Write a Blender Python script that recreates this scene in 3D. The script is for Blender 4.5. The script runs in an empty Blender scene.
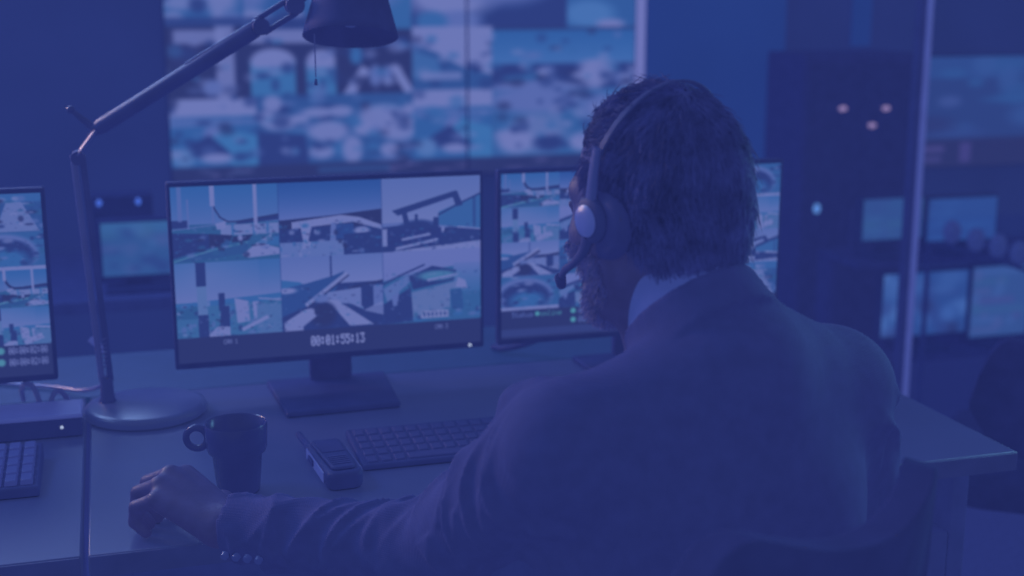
import bpy, bmesh, math, random
import numpy as np
import openvdb
from mathutils import Vector, Matrix
random.seed(7); RNG = np.random.default_rng(11)
PI = math.pi
SC = bpy.context.scene
COL = SC.collection

# ------------------------------------------------------------------ helpers
def lin(c):
    out = []
    for v in c:
        v = v / 255.0
        out.append(v / 12.92 if v <= 0.04045 else ((v + 0.055) / 1.055) ** 2.4)
    return out

def tag(o, label=None, cat=None, group=None, kind=None):
    if label: o['label'] = label
    if cat: o['category'] = cat
    if group: o['group'] = group
    if kind: o['kind'] = kind
    return o

def thing(name, loc, label, cat, group=None, rz=0.0):
    o = bpy.data.objects.new(name, None)
    o.empty_display_size = 0.05
    COL.objects.link(o)
    o.location = loc
    o.rotation_euler = (0, 0, rz)
    return tag(o, label, cat, group)

def origin(o):
    v = Vector((0, 0, 0))
    while o is not None:
        v += o.location
        o = o.parent
    return v

def link_mesh(name, verts, faces, mat, parent=None, loc=None, smooth=True, angle=38, bevel=0.0, segs=2):
    me = bpy.data.meshes.new(name)
    off = origin(parent) if parent is not None else Vector(loc or (0, 0, 0))
    V = np.asarray(verts, dtype=float) - np.array(off)[None, :]
    me.from_pydata(V.tolist(), [], [list(f) for f in faces])
    me.materials.append(mat)
    me.update()
    if smooth:
        me.shade_smooth()
        if angle: me.set_sharp_from_angle(angle=math.radians(angle))
    o = bpy.data.objects.new(name, me)
    COL.objects.link(o)
    if parent is not None: o.parent = parent
    else: o.location = off
    if bevel:
        b = o.modifiers.new('bevel', 'BEVEL'); b.width = bevel; b.segments = segs
        b.limit_method = 'ANGLE'; b.angle_limit = math.radians(40)
    return o

class MB:
    """collects shapes (in room coordinates) for ONE mesh object"""
    def __init__(s): s.v = []; s.f = []
    def add(s, v, f):
        n = len(s.v); s.v += [tuple(a) for a in v]; s.f += [tuple(i + n for i in q) for q in f]; return s
    def box(s, x0, x1, y0, y1, z0, z1, M=None):
        v = [(x, y, z) for z in (z0, z1) for y in (y0, y1) for x in (x0, x1)]
        if M is not None: v = [tuple(M @ Vector(a)) for a in v]
        return s.add(v, [(0, 2, 3, 1), (4, 5, 7, 6), (0, 1, 5, 4), (2, 6, 7, 3), (0, 4, 6, 2), (1, 3, 7, 5)])
    def prism(s, poly, z0, z1, M=None):
        """poly in xy (counter-clockwise), extruded in z"""
        n = len(poly)
        v = [(x, y, z0) for x, y in poly] + [(x, y, z1) for x, y in poly]
        if M is not None: v = [tuple(M @ Vector(a)) for a in v]
        f = [tuple(range(n - 1, -1, -1)), tuple(range(n, 2 * n))]
        f += [(i, (i + 1) % n, n + (i + 1) % n, n + i) for i in range(n)]
        return s.add(v, f)
    def tube(s, pts, r, n=12, cap=True, flat=None):
        """round tube along points; r a number or one per point; flat=(a,b) scales the section"""
        P = [Vector(p) for p in pts]
        R = [r] * len(P) if isinstance(r, (int, float)) else list(r)
        T = []
        for i in range(len(P)):
            t = (P[min(i + 1, len(P) - 1)] - P[max(i - 1, 0)])
            T.append(t.normalized())
        up = Vector((0, 0, 1)) if abs(T[0].z) < 0.9 else Vector((1, 0, 0))
        a = T[0].cross(up).normalized()
        v = []; f = []
        for i, p in enumerate(P):
            a = (a - T[i] * a.dot(T[i])).normalized(); b = T[i].cross(a)
            fa, fb = flat or (1, 1)
            for k in range(n):
                w = 2 * PI * k / n
                v.append(tuple(p + a * (R[i] * fa * math.cos(w)) + b * (R[i] * fb * math.sin(w))))
        for i in range(len(P) - 1):
            for k in range(n):
                k2 = (k + 1) % n
                f.append((i * n + k, i * n + k2, (i + 1) * n + k2, (i + 1) * n + k))
        if cap:
            f.append(tuple(range(n - 1, -1, -1))); m = (len(P) - 1) * n
            f.append(tuple(range(m, m + n)))
        return s.add(v, f)
    def cyl(s, p0, p1, r0, r1=None, n=24):
        return s.tube([p0, p1], [r0, r0 if r1 is None else r1], n)
    def lathe(s, prof, c=(0, 0, 0), n=40, M=None, closed=False):
        """prof: (r, z) pairs from bottom to top round the z axis"""
        v = []; f = []
        m = len(prof)
        for r, z in prof:
            for k in range(n):
                w = 2 * PI * k / n
                p = Vector((r * math.cos(w), r * math.sin(w), z))
                if M is not None: p = M @ p
                v.append((p.x + c[0], p.y + c[1], p.z + c[2]))
        last = m if closed else m - 1
        for i in range(last):
            j = (i + 1) % m
            for k in range(n):
                k2 = (k + 1) % n
                f.append((i * n + k, i * n + k2, j * n + k2, j * n + k))
        if not closed:
            f.append(tuple(range(n - 1, -1, -1)))
            f.append(tuple(range((m - 1) * n, m * n)))
        return s.add(v, f)
    def ball(s, c, r, n=20, m=12, M=None):
        rx, ry, rz = (r, r, r) if isinstance(r, (int, float)) else r
        v = []; f = []
        for i in range(1, m):
            a = -PI / 2 + PI * i / m
            for k in range(n):
                w = 2 * PI * k / n
                p = Vector((rx * math.cos(a) * math.cos(w), ry * math.cos(a) * math.sin(w), rz * math.sin(a)))
                if M is not None: p = M @ p
                v.append((p.x + c[0], p.y + c[1], p.z + c[2]))
        for i in range(m - 2):
            for k in range(n):
                k2 = (k + 1) % n
                f.append((i * n + k, i * n + k2, (i + 1) * n + k2, (i + 1) * n + k))
        for sgn in (-1, 1):
            p = Vector((0, 0, sgn * rz))
            if M is not None: p = M @ p
            v.append((p.x + c[0], p.y + c[1], p.z + c[2]))
        b = len(v) - 2; t = len(v) - 1; o = (m - 2) * n
        for k in range(n):
            k2 = (k + 1) % n
            f.append((b, k2, k)); f.append((t, o + k, o + k2))
        return s.add(v, f)
    def build(s, name, mat, parent=None, **kw):
        return link_mesh(name, s.v, s.f, mat, parent, **kw)

def spline(pts, n=8):
    """Catmull-Rom through the points"""
    P = [Vector(p) for p in pts]
    P = [P[0] * 2 - P[1]] + P + [P[-1] * 2 - P[-2]]
    out = []
    for i in range(1, len(P) - 2):
        for k in range(n):
            t = k / n
            a, b, c, d = P[i - 1], P[i], P[i + 1], P[i + 2]
            out.append(0.5 * ((2 * b) + (c - a) * t + (2 * a - 5 * b + 4 * c - d) * t * t + (3 * b - a - 3 * c + d) * t ** 3))
    out.append(P[-2])
    return out

def copy_tree(o, parent=None):
    c = o.copy(); COL.objects.link(c)
    if parent is not None: c.parent = parent
    for ch in o.children: copy_tree(ch, c)
    return c

# ------------------------------------------------------------------ materials
TINT = (.10, .142, .62)      # overall blue light cast, multiplied into every base colour
def mat(name, col, rough=0.6, metal=0.0, spec=0.25, var=0.10, scale=30.0, bump=0.0, bscale=200.0, sheen=0.0):
    col = [min(1, c * t) for c, t in zip(col, TINT)]
    m = bpy.data.materials.new(name); m.use_nodes = True
    nt = m.node_tree; N = nt.nodes; L = nt.links
    b = N['Principled BSDF']
    tc = N.new('ShaderNodeTexCoord')
    no = N.new('ShaderNodeTexNoise'); no.inputs['Scale'].default_value = scale; no.inputs['Detail'].default_value = 4
    L.new(tc.outputs['Object'], no.inputs['Vector'])
    rp = N.new('ShaderNodeValToRGB')
    rp.color_ramp.elements[0].position = 0.3; rp.color_ramp.elements[1].position = 0.7
    rp.color_ramp.elements[0].color = [c * (1 - var) for c in col] + [1]
    rp.color_ramp.elements[1].color = [min(1, c * (1 + var)) for c in col] + [1]
    L.new(no.outputs['Fac'], rp.inputs['Fac']); L.new(rp.outputs['Color'], b.inputs['Base Color'])
    b.inputs['Roughness'].default_value = rough; b.inputs['Metallic'].default_value = metal
    b.inputs['Specular IOR Level'].default_value = spec
    if sheen:
        b.inputs['Sheen Weight'].default_value = sheen
    if bump:
        n2 = N.new('ShaderNodeTexNoise'); n2.inputs['Scale'].default_value = bscale; n2.inputs['Detail'].default_value = 3
        L.new(tc.outputs['Object'], n2.inputs['Vector'])
        bp = N.new('ShaderNodeBump'); bp.inputs['Strength'].default_value = bump; bp.inputs['Distance'].default_value = 0.002
        L.new(n2.outputs['Fac'], bp.inputs['Height']); L.new(bp.outputs['Normal'], b.inputs['Normal'])
    return m

def weave_mat(name, col, rough=0.85):
    """suit cloth: fine ribbed weave by crossed waves"""
    m = mat(name, col, rough, spec=0.15, var=0.05, scale=60, sheen=0.0)
    nt = m.node_tree; N = nt.nodes; L = nt.links
    tc = [n for n in N if n.type == 'TEX_COORD'][0]
    bp = N.new('ShaderNodeBump'); bp.inputs['Strength'].default_value = 0.22; bp.inputs['Distance'].default_value = 0.001
    add = None
    for d in ('X', 'Z'):
        w = N.new('ShaderNodeTexWave'); w.inputs['Scale'].default_value = 150; w.bands_direction = d
        w.inputs['Distortion'].default_value = 1.2
        L.new(tc.outputs['Object'], w.inputs['Vector'])
        if add is None: add = w.outputs['Fac']
        else:
            mx = N.new('ShaderNodeMath'); mx.operation = 'ADD'
            L.new(add, mx.inputs[0]); L.new(w.outputs['Fac'], mx.inputs[1]); add = mx.outputs[0]
    L.new(add, bp.inputs['Height']); L.new(bp.outputs['Normal'], N['Principled BSDF'].inputs['Normal'])
    return m

def emit_mat(name, srgb, strength=1.0):
    m = bpy.data.materials.new(name); m.use_nodes = True
    b = m.node_tree.nodes['Principled BSDF']
    c = lin(srgb)
    b.inputs['Base Color'].default_value = (0.02, 0.02, 0.03, 1)
    b.inputs['Emission Color'].default_value = c + [1]
    b.inputs['Emission Strength'].default_value = strength
    return m

def screen_mat(name):
    m = bpy.data.materials.new(name); m.use_nodes = True
    nt = m.node_tree; N = nt.nodes
    b = N['Principled BSDF']
    at = N.new('ShaderNodeAttribute'); at.attribute_name = 'picture'
    b.inputs['Base Color'].default_value = (0.01, 0.01, 0.015, 1)
    b.inputs['Roughness'].default_value = 0.5
    b.inputs['Specular IOR Level'].default_value = 0.0
    nt.links.new(at.outputs['Color'], b.inputs['Emission Color'])
    b.inputs['Emission Strength'].default_value = 1.0
    return m

def glass_mat(name):
    m = bpy.data.materials.new(name); m.use_nodes = True
    nt = m.node_tree; N = nt.nodes; L = nt.links
    N.remove(N['Principled BSDF'])
    out = N['Material Output']
    tr = N.new('ShaderNodeBsdfTransparent'); tr.inputs['Color'].default_value = (0.93, 0.95, 0.98, 1)
    gl = N.new('ShaderNodeBsdfGlossy'); gl.inputs['Roughness'].default_value = 0.02
    no = N.new('ShaderNodeTexNoise'); no.inputs['Scale'].default_value = 3
    mp = N.new('ShaderNodeMapRange'); mp.inputs['To Min'].default_value = 0.012; mp.inputs['To Max'].default_value = 0.022
    L.new(no.outputs['Fac'], mp.inputs['Value'])
    mx = N.new('ShaderNodeMixShader')
    L.new(mp.outputs['Result'], mx.inputs['Fac']); L.new(tr.outputs[0], mx.inputs[1]); L.new(gl.outputs[0], mx.inputs[2])
    L.new(mx.outputs[0], out.inputs['Surface'])
    return m

M = {}
M['wall'] = mat('wall_paint', (0.225, 0.255, 0.26), 0.9, spec=0.05, var=0.04, scale=3)
M['wall_blue'] = mat('wall_panel_blue', (0.20, 0.32, 0.325), 0.7, spec=0.1, var=0.05, scale=2)  # lighter blue: light on the wall put into the paint colour
M['floor'] = mat('floor_carpet', (0.22, 0.23, 0.25), 0.95, spec=0.05, var=0.1, scale=80, bump=0.3)
M['desk'] = mat('desk_laminate', (0.22, 0.235, 0.225), 0.42, spec=0.3, var=0.03, scale=12)
M['desk_edge'] = mat('desk_edge_band', (0.19, 0.2, 0.21), 0.5, var=0.05)
M['panel'] = mat('desk_side_board', (0.2, 0.215, 0.235), 0.7, var=0.06)
M['rear'] = mat('rear_shelf_laminate', (0.17, 0.25, 0.22), 0.5, var=0.04)
M['plastic'] = mat('dark_plastic', (0.17, 0.18, 0.2), 0.55, spec=0.12, var=0.05)
M['plastic_soft'] = mat('matt_dark_plastic', (0.18, 0.185, 0.205), 0.75, spec=0.12, var=0.06, bump=0.1)
M['silver'] = mat('silver_plastic', (0.46, 0.46, 0.42), 0.35, spec=0.5, var=0.04)
M['bright_metal'] = mat('polished_edge', (0.62, 0.60, 0.50), 0.4, spec=0.5, var=0.04)
M['metal'] = mat('brushed_steel', (0.30, 0.30, 0.30), 0.35, metal=0.1, spec=0.5, var=0.05)
M['dark_metal'] = mat('dark_metal', (0.19, 0.2, 0.225), 0.4, spec=0.25, var=0.05)
M['lamp_base'] = mat('lamp_base_enamel', (0.24, 0.26, 0.25), 0.3, spec=0.5, var=0.03)
M['suit'] = weave_mat('suit_cloth', (0.185, 0.19, 0.215))
M['trouser'] = mat('trouser_cloth', (0.18, 0.185, 0.21), 0.9, var=0.06)
M['shirt'] = mat('shirt_cotton', (0.36, 0.40, 0.38), 0.8, spec=0.1, var=0.03, bump=0.05)
M['skin'] = mat('skin', (0.225, 0.195, 0.20), 0.5, spec=0.25, var=0.08, scale=60, bump=0.12, bscale=350)
M['hair'] = mat('hair_dark', (0.18, 0.185, 0.215), 0.6, spec=0.12, var=0.2, scale=40)
M['beard'] = mat('beard_grey', (0.25, 0.235, 0.25), 0.5, spec=0.3, var=0.25, scale=80)
M['cushion'] = mat('ear_cushion_leatherette', (0.17, 0.175, 0.205), 0.6, var=0.08, bump=0.1)
M['band_edge'] = mat('headband_plastic', (0.23, 0.25, 0.27), 0.35, spec=0.4, var=0.04)
M['cap_silver'] = mat('ear_cap_silver', (0.42, 0.45, 0.42), 0.35, spec=0.5, var=0.04)
M['mug'] = mat('mug_glaze_dark', (0.17, 0.175, 0.20), 0.25, spec=0.3, var=0.04)
M['coffee'] = mat('coffee', (0.12, 0.12, 0.15), 0.1, spec=0.5, var=0.05)
M['chair'] = mat('chair_fabric', (0.150, 0.155, 0.175), 0.95, spec=0.05, var=0.06, bump=0.2)
M['key_dark'] = mat('key_dark', (0.19, 0.195, 0.215), 0.6, spec=0.2, var=0.04)
M['key_grey'] = mat('key_grey', (0.29, 0.30, 0.31), 0.5, spec=0.3, var=0.04)
M['kb_case'] = mat('keyboard_case_grey', (0.17, 0.18, 0.205), 0.6, var=0.04)
M['rack'] = mat('rack_steel', (0.18, 0.185, 0.215), 0.6, var=0.06)
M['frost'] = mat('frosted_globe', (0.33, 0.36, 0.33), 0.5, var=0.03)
M['strip'] = emit_mat('light_strip_diffuser', (100, 108, 176))
M['led_white'] = emit_mat('led_white', (165, 180, 215))
M['led_amber'] = emit_mat('led_amber', (118, 100, 140), 1.6)
M['led_blue'] = emit_mat('led_blue', (48, 82, 175), 1.5)
M['led_cyan'] = emit_mat('led_cyan', (72, 118, 185), 1.4)
M['screen'] = screen_mat('screen_picture')
M['glass'] = glass_mat('partition_glass')
# ------------------------------------------------------------------ screen pictures, drawn on numpy canvases
W_ = (104, 116, 180); L_ = (86, 104, 172); B_ = (52, 98, 165); D_ = (36, 60, 130); K_ = (36, 49, 110); T_ = (45, 90, 150)

class Canvas:
    def __init__(s, w, h, bg=K_):
        s.w, s.h = w, h
        s.a = np.zeros((h, w, 3)); s.a[:] = bg
        s.view(0, 0, w, h)
    def view(s, x0, y0, x1, y1): s.o = (x0, y0, x1 - x0, y1 - y0); return s
    def _pt(s, p): return (s.o[0] + p[0] * s.o[2], s.o[1] + p[1] * s.o[3])
    def _clip(s, x0, x1, y0, y1):
        cx0, cy0 = s.o[0], s.o[1]; cx1, cy1 = cx0 + s.o[2], cy0 + s.o[3]
        return (max(int(math.floor(max(x0, cx0))), 0), min(int(math.ceil(min(x1, cx1))), s.w),
                max(int(math.floor(max(y0, cy0))), 0), min(int(math.ceil(min(y1, cy1))), s.h))
    def poly(s, pts, col, alpha=1.0):
        P = [s._pt(p) for p in pts]
        x0, x1, y0, y1 = s._clip(min(p[0] for p in P), max(p[0] for p in P), min(p[1] for p in P), max(p[1] for p in P))
        if x1 <= x0 or y1 <= y0: return s
        acc = np.zeros((y1 - y0, x1 - x0))
        for dx in (0.25, 0.75):
            for dy in (0.25, 0.75):
                X, Y = np.meshgrid(np.arange(x0, x1) + dx, np.arange(y0, y1) + dy)
                ins = np.zeros(X.shape, bool)
                for i in range(len(P)):
                    (ax, ay), (bx, by) = P[i], P[(i + 1) % len(P)]
                    if ay == by: continue
                    c = ((ay > Y) != (by > Y)) & (X < (bx - ax) * (Y - ay) / (by - ay) + ax)
                    ins ^= c
                acc += ins * 0.25
        acc = (acc * alpha)[..., None]
        s.a[y0:y1, x0:x1] = s.a[y0:y1, x0:x1] * (1 - acc) + np.array(col) * acc
        return s
    def rect(s, x0, y0, x1, y1, col, alpha=1.0): return s.poly([(x0, y0), (x1, y0), (x1, y1), (x0, y1)], col, alpha)
    def line(s, pts, w, col, alpha=1.0):
        for a, b in zip(pts[:-1], pts[1:]):
            A = np.array(s._pt(a)); Bp = np.array(s._pt(b)); d = Bp - A; l = np.hypot(*d) or 1
            n = np.array((-d[1], d[0])) / l * w * 0.5; e = d / l * w * 0.2
            q = [A + n - e, Bp + n + e, Bp - n + e, A - n - e]
            s.poly([((p[0] - s.o[0]) / s.o[2], (p[1] - s.o[1]) / s.o[3]) for p in q], col, alpha)
        return s
    def blob(s, cx, cy, rx, ry, col, alpha=1.0, soft=0.3):
        c = s._pt((cx, cy)); RX = rx * s.o[2]; RY = ry * s.o[3]
        x0, x1, y0, y1 = s._clip(c[0] - RX * 1.4, c[0] + RX * 1.4, c[1] - RY * 1.4, c[1] + RY * 1.4)
        if x1 <= x0 or y1 <= y0: return s
        X, Y = np.meshgrid(np.arange(x0, x1) + .5, np.arange(y0, y1) + .5)
        d = np.sqrt(((X - c[0]) / RX) ** 2 + ((Y - c[1]) / RY) ** 2)
        k = (np.clip((1 + soft - d) / (2 * soft), 0, 1) * alpha)[..., None]
        s.a[y0:y1, x0:x1] = s.a[y0:y1, x0:x1] * (1 - k) + np.array(col) * k
        return s
    def grad(s, x0, y0, x1, y1, top, bot):
        a = s._pt((x0, y0)); b = s._pt((x1, y1)); X0, X1, Y0, Y1 = s._clip(a[0], b[0], a[1], b[1])
        if X1 <= X0 or Y1 <= Y0: return s
        t = np.clip((np.arange(Y0, Y1) + .5 - a[1]) / max(b[1] - a[1], 1e-6), 0, 1)[:, None, None]
        s.a[Y0:Y1, X0:X1] = np.array(top) * (1 - t) + np.array(bot) * t
        return s
    def specks(s, x0, y0, x1, y1, n, cols, size=0.03, seed=1, al=0.7):
        r = random.Random(seed)
        for _ in range(n):
            w = size * (0.4 + r.random()); h = size * (0.3 + r.random())
            s.blob(x0 + r.random() * (x1 - x0), y0 + r.random() * (y1 - y0), w, h, r.choice(cols), al, 0.4)
        return s

GLYPH = {'0': '0E11131519110E', '1': '040C040404040E', '2': '0E11010204081F', '3': '1F02040201110E', '4': '02060A121F0202',
 '5': '1F101E0101110E', '6': '0608101E11110E', '7': '1F010204080808', '8': '0E11110E11110E', '9': '0E11110F01020C', ':': '000C0C000C0C00',
 'C': '0E11101010110E', 'A': '0E11111F111111', 'M': '111B1515111111', 'S': '0F10100E01011E', 't': '08081C08080906', 'a': '00000E010F110F',
 'u': '0000111111130D', 's': '00000E100E011E', 'o': '00000E1111110E', 'n': '00001619111111', 'l': '0C04040404040E', 'i': '04000C0404040E',
 'e': '00000E111F100E', ' ': '00000000000000'}
def text(c, x, y, cw, ch, string, col):
    """x, y in canvas pixels (top left); one character cell is cw x ch"""
    o = c.o; c.view(0, 0, c.w, c.h)
    for i, chx in enumerate(string):
        g = GLYPH[chx]
        for r in range(7):
            bits = int(g[2 * r:2 * r + 2], 16)
            for k in range(5):
                if bits >> (4 - k) & 1:
                    px = x + i * cw + k * cw / 6.0; py = y + r * ch / 7.0
                    c.rect(px / c.w, py / c.h, (px + cw / 6.0 * 1.1) / c.w, (py + ch / 7.0 * 1.1) / c.h, col)
    c.o = o

def grain(c, y0, seed, n=150):
    """the clutter of a busy picture: many small flecks"""
    r = random.Random(seed)
    for _ in range(n):
        x, y = r.random(), y0 + r.random() * (1 - y0); w = .008 + .03 * r.random(); h = .006 + .022 * r.random()
        c.rect(x, y, min(1, x + w), min(1, y + h), r.choice([L_, W_, B_, D_, K_, T_]), .25 + .35 * r.random())
def cell_marina(c):
    c.grad(0, 0, 1, .56, (48, 96, 166), (84, 106, 174)).rect(0, .5, 1, 1, T_)
    c.rect(0, .44, .15, .54, D_).line([(0, .56), (.35, .52), (.5, .5)], 2, L_)
    c.line([(.37, .02), (.4, .3), (.45, .42), (.52, .48), (.62, .48), (1, .41)], 3, K_)
    c.poly([(.6, .49), (1, .42), (1, .48), (.6, .52)], D_)
    c.rect(.06, 0, .1, .46, L_, .8).rect(.145, .17, .165, .56, L_, .8)
    c.rect(.36, 0, .405, .27, W_).rect(.375, .27, .395, .5, L_, .7)
    c.poly([(.4, .5), (.5, .47), (.5, .56), (.42, .58)], W_)
    c.rect(.45, .52, 1, .66, W_, .9)
    for x in (.55, .75, .88): c.rect(x, .5, x + .025, .66, B_, .8)
    c.rect(.765, 0, .8, .62, W_)
    c.poly([(0, .6), (.34, .63), (.34, .82), (0, .94)], D_).poly([(.34, .63), (.56, .66), (.52, .78), (.34, .82)], K_)
    c.poly([(.56, .68), (.75, .66), (.7, .74), (.55, .76)], K_).blob(.63, .7, .025, .04, W_)
    c.poly([(.02, .98), (.3, .86), (.7, .78), (.7, .9), (.3, .97)], (44, 84, 148))
    c.line([(.0, .98), (.35, .85), (.7, .76)], 2, (80, 120, 170))
    c.poly([(.64, .93), (.78, .78), (.93, .66), (.9, .82), (1, .86), (1, .94), (.7, .97)], W_)
    c.poly([(.86, .8), (.96, .68), (1, .68), (1, .83)], B_)
    c.specks(.0, .6, 1, .95, 26, [L_, B_, K_, T_], .03, 3)
def cell_harbour(c):
    c.grad(0, 0, 1, .5, (38, 84, 158), (88, 106, 176)).rect(0, .5, 1, 1, D_)
    c.poly([(0, .5), (.5, .46), (1, .4), (1, .62), (0, .62)], K_)
    c.poly([(.12, .53), (.6, .46), (.78, .5), (1, .62), (1, .68), (.72, .56), (.12, .62)], W_)
    c.rect(0, .62, .24, .8, D_).rect(.3, .6, .5, .78, D_).rect(.55, .58, .72, .78, (40, 74, 146))
    c.poly([(.2, .56), (.32, .56), (.27, .82), (.23, .82)], W_).poly([(.5, .56), (.55, .56), (.54, .9), (.48, .9)], L_)
    c.rect(0, .8, .62, 1, (88, 108, 174)).poly([(.24, .74), (.34, .86), (.2, .9)], W_)
    c.blob(.8, .68, .08, .05, W_).poly([(.62, .72), (1, .7), (1, 1), (.62, 1)], D_)
    c.specks(0, .56, 1, .98, 24, [L_, B_, K_, W_], .028, 5)
def cell_crane(c):
    c.rect(0, 0, 1, 1, L_).grad(0, 0, 1, .6, (86, 106, 174), (100, 114, 178))
    c.poly([(0, .66), (.4, .62), (.6, .7), (1, .7), (1, 1), (0, 1)], D_)
    c.poly([(.57, .48), (1, .25), (1, .74), (.57, .66)], (54, 96, 162)).line([(.57, .52), (.78, .38), (1, .25)], 4, D_).rect(.92, .3, .95, .7, D_, .5)
    c.poly([(.1, .44), (.74, .2), (.76, .27), (.16, .51)], D_).poly([(.7, .22), (.76, .2), (.82, .4), (.75, .42)], D_)
    c.poly([(.2, .48), (.25, .47), (.29, .7), (.23, .7)], D_).rect(.33, .5, .36, .68, D_)
    c.blob(.36, .66, .16, .08, D_).poly([(.52, .55), (.57, .55), (.57, .75), (.5, .75)], D_)
    c.rect(0, .68, .05, .92, W_).poly([(.05, .7), (.6, .7), (.6, .92), (.05, .95)], (36, 58, 130))
    c.line([(.2, .84), (.48, .78)], 5, W_).line([(.14, .96), (.55, .86)], 6, W_).rect(.6, .68, .63, .76, W_)
    c.line([(.76, .7), (1, .74)], 3, W_).poly([(.12, .99), (1, .9), (1, 1), (.12, 1)], W_)
    c.poly([(.62, .74), (1, .76), (1, .88), (.65, .92)], D_)
def cell_lighthouse(c):
    c.grad(0, 0, 1, .55, (58, 100, 168), (98, 112, 178)).blob(.3, .2, .35, .3, (96, 112, 178), .6, .9)
    c.rect(0, .53, 1, 1, (58, 100, 160)).poly([(0, .54), (1, .46), (1, .55), (0, .6)], B_)
    c.rect(0, .58, .2, .75, T_).specks(0, .55, 1, .98, 50, [L_, B_, D_, W_, T_], .035, 8)
    c.poly([(.2, .0), (.285, .0), (.3, 1), (.205, 1)], (84, 110, 172)).rect(.2, 0, .29, .32, D_).rect(.205, .7, .3, 1, D_)
    c.rect(.4, .42, .46, .66, D_).poly([(.42, .6), (.5, .6), (.5, .92), (.4, .92)], D_)
    c.poly([(.55, .5), (.68, .55), (.69, .82), (.57, .84)], W_).poly([(.72, .56), (.78, .56), (.8, .8), (.73, .8)], W_)
    c.poly([(.76, .58), (1, .62), (1, 1), (.76, 1)], (74, 104, 166)).line([(.62, .93), (.86, .78)], 8, W_)
    c.poly([(.3, .97), (.38, .87), (.5, .88), (.5, 1), (.3, 1)], W_).line([(.78, .52), (1, .56)], 3, W_)
def cell_yard(c):
    c.rect(0, 0, 1, 1, D_).grad(0, 0, 1, .38, (86, 106, 174), (100, 114, 180))
    c.poly([(0, .3), (.18, .34), (.3, .45), (0, .5)], B_).poly([(0, .42), (.25, .36), (.5, .28), (.62, .22), (.5, .55), (0, .8)], (42, 78, 148))
    c.rect(.48, 0, .495, .3, D_).line([(.66, .46), (1, .38)], 4, K_)
    c.line([(.24, .66), (.64, .26)], 9, W_).line([(.25, .69), (.66, .28)], 3, K_)
    c.poly([(.45, .5), (.78, .46), (.8, .78), (.55, .72), (.4, .62)], (94, 110, 176)).rect(.78, .42, .9, .72, D_)
    c.rect(.9, .44, 1, .72, L_).poly([(.44, .6), (.55, .62), (.9, .98), (.66, .98)], W_)
    c.blob(.4, .8, .12, .16, K_).poly([(.02, 1), (.02, .88), (.22, .72), (.3, .7), (.33, .82), (.2, .95), (.2, 1)], W_)
    c.blob(.38, .58, .07, .06, L_).poly([(.58, .66), (.68, .68), (.98, .9), (.98, .98), (.9, .98)], D_)
    c.poly([(.8, .78), (1, .66), (1, .86)], W_, .8).blob(.05, .45, .1, .04, W_)
def cell_depot(c):
    c.rect(0, 0, 1, 1, (50, 94, 156)).poly([(0, 0), (1, 0), (1, .2), (.4, .28), (.15, .36), (0, .4)], (96, 110, 178))
    c.grad(.72, .2, 1, .6, (90, 108, 176), (60, 100, 164))
    c.line([(0, .44), (.16, .34), (.42, .2)], 4, D_).poly([(.0, .5), (.3, .3), (.34, .34), (.04, .7)], (84, 106, 172))
    c.poly([(.26, .35), (.5, .22), (.75, .3), (.72, .44), (.3, .54)], D_)
    c.blob(.55, .36, .2, .07, (70, 112, 166)).line([(.45, .42), (.76, .36)], 5, W_)
    c.poly([(.28, .58), (.8, .44), (.83, .54), (.68, .56), (.68, .92), (.3, .96)], (88, 108, 170))
    c.poly([(0, .72), (.28, .5), (.3, .98), (0, 1)], D_).poly([(.08, .62), (.16, .56), (.14, .74), (.1, .76)], L_)
    c.poly([(.68, .58), (.8, .56), (.82, .85), (.7, .85)], (42, 82, 148)).poly([(.76, .4), (.84, .45), (.86, .56), (.74, .54)], W_)
    c.specks(.3, .86, 1, .98, 22, [L_, B_, T_, D_], .035, 12).rect(.38, .85, .66, .95, (112, 122, 182))
    for k in range(6): c.rect(.4 + k * .042, .87, .425 + k * .042, .93, (60, 84, 150))
def cell_arch(c):
    c.rect(0, 0, 1, 1, (50, 92, 158)).blob(.4, .55, .5, .5, L_, 1, .1).blob(.42, .62, .42, .44, D_, 1, .1)
    c.blob(.45, .75, .3, .3, B_).rect(0, .9, 1, 1, W_).specks(0, 0, 1, .9, 24, [L_, D_, T_, W_], .06, 21)
def cell_street(c):
    c.rect(0, 0, 1, 1, (44, 82, 150)).poly([(.3, 1), (.5, .2), (.7, .2), (.95, 1)], W_, .8)
    c.rect(0, 0, 1, .22, (54, 96, 164)).specks(0, .1, 1, .9, 40, [L_, D_, T_, W_, K_], .06, 22)

CELLS = [cell_marina, cell_harbour, cell_crane, cell_lighthouse, cell_yard, cell_depot, cell_arch, cell_street]

def soften(a, n=1):
    for _ in range(n):
        p = np.pad(a, ((1, 1), (1, 1), (0, 0)), mode='edge')
        a = (p[:-2, 1:-1] + p[2:, 1:-1] + p[1:-1, :-2] + p[1:-1, 2:] + 4 * p[1:-1, 1:-1]) / 8
    return a

def to_lin(a):
    a = a / 255.0
    return np.where(a <= 0.04045, a / 12.92, ((a + 0.055) / 1.055) ** 2.4)

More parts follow.
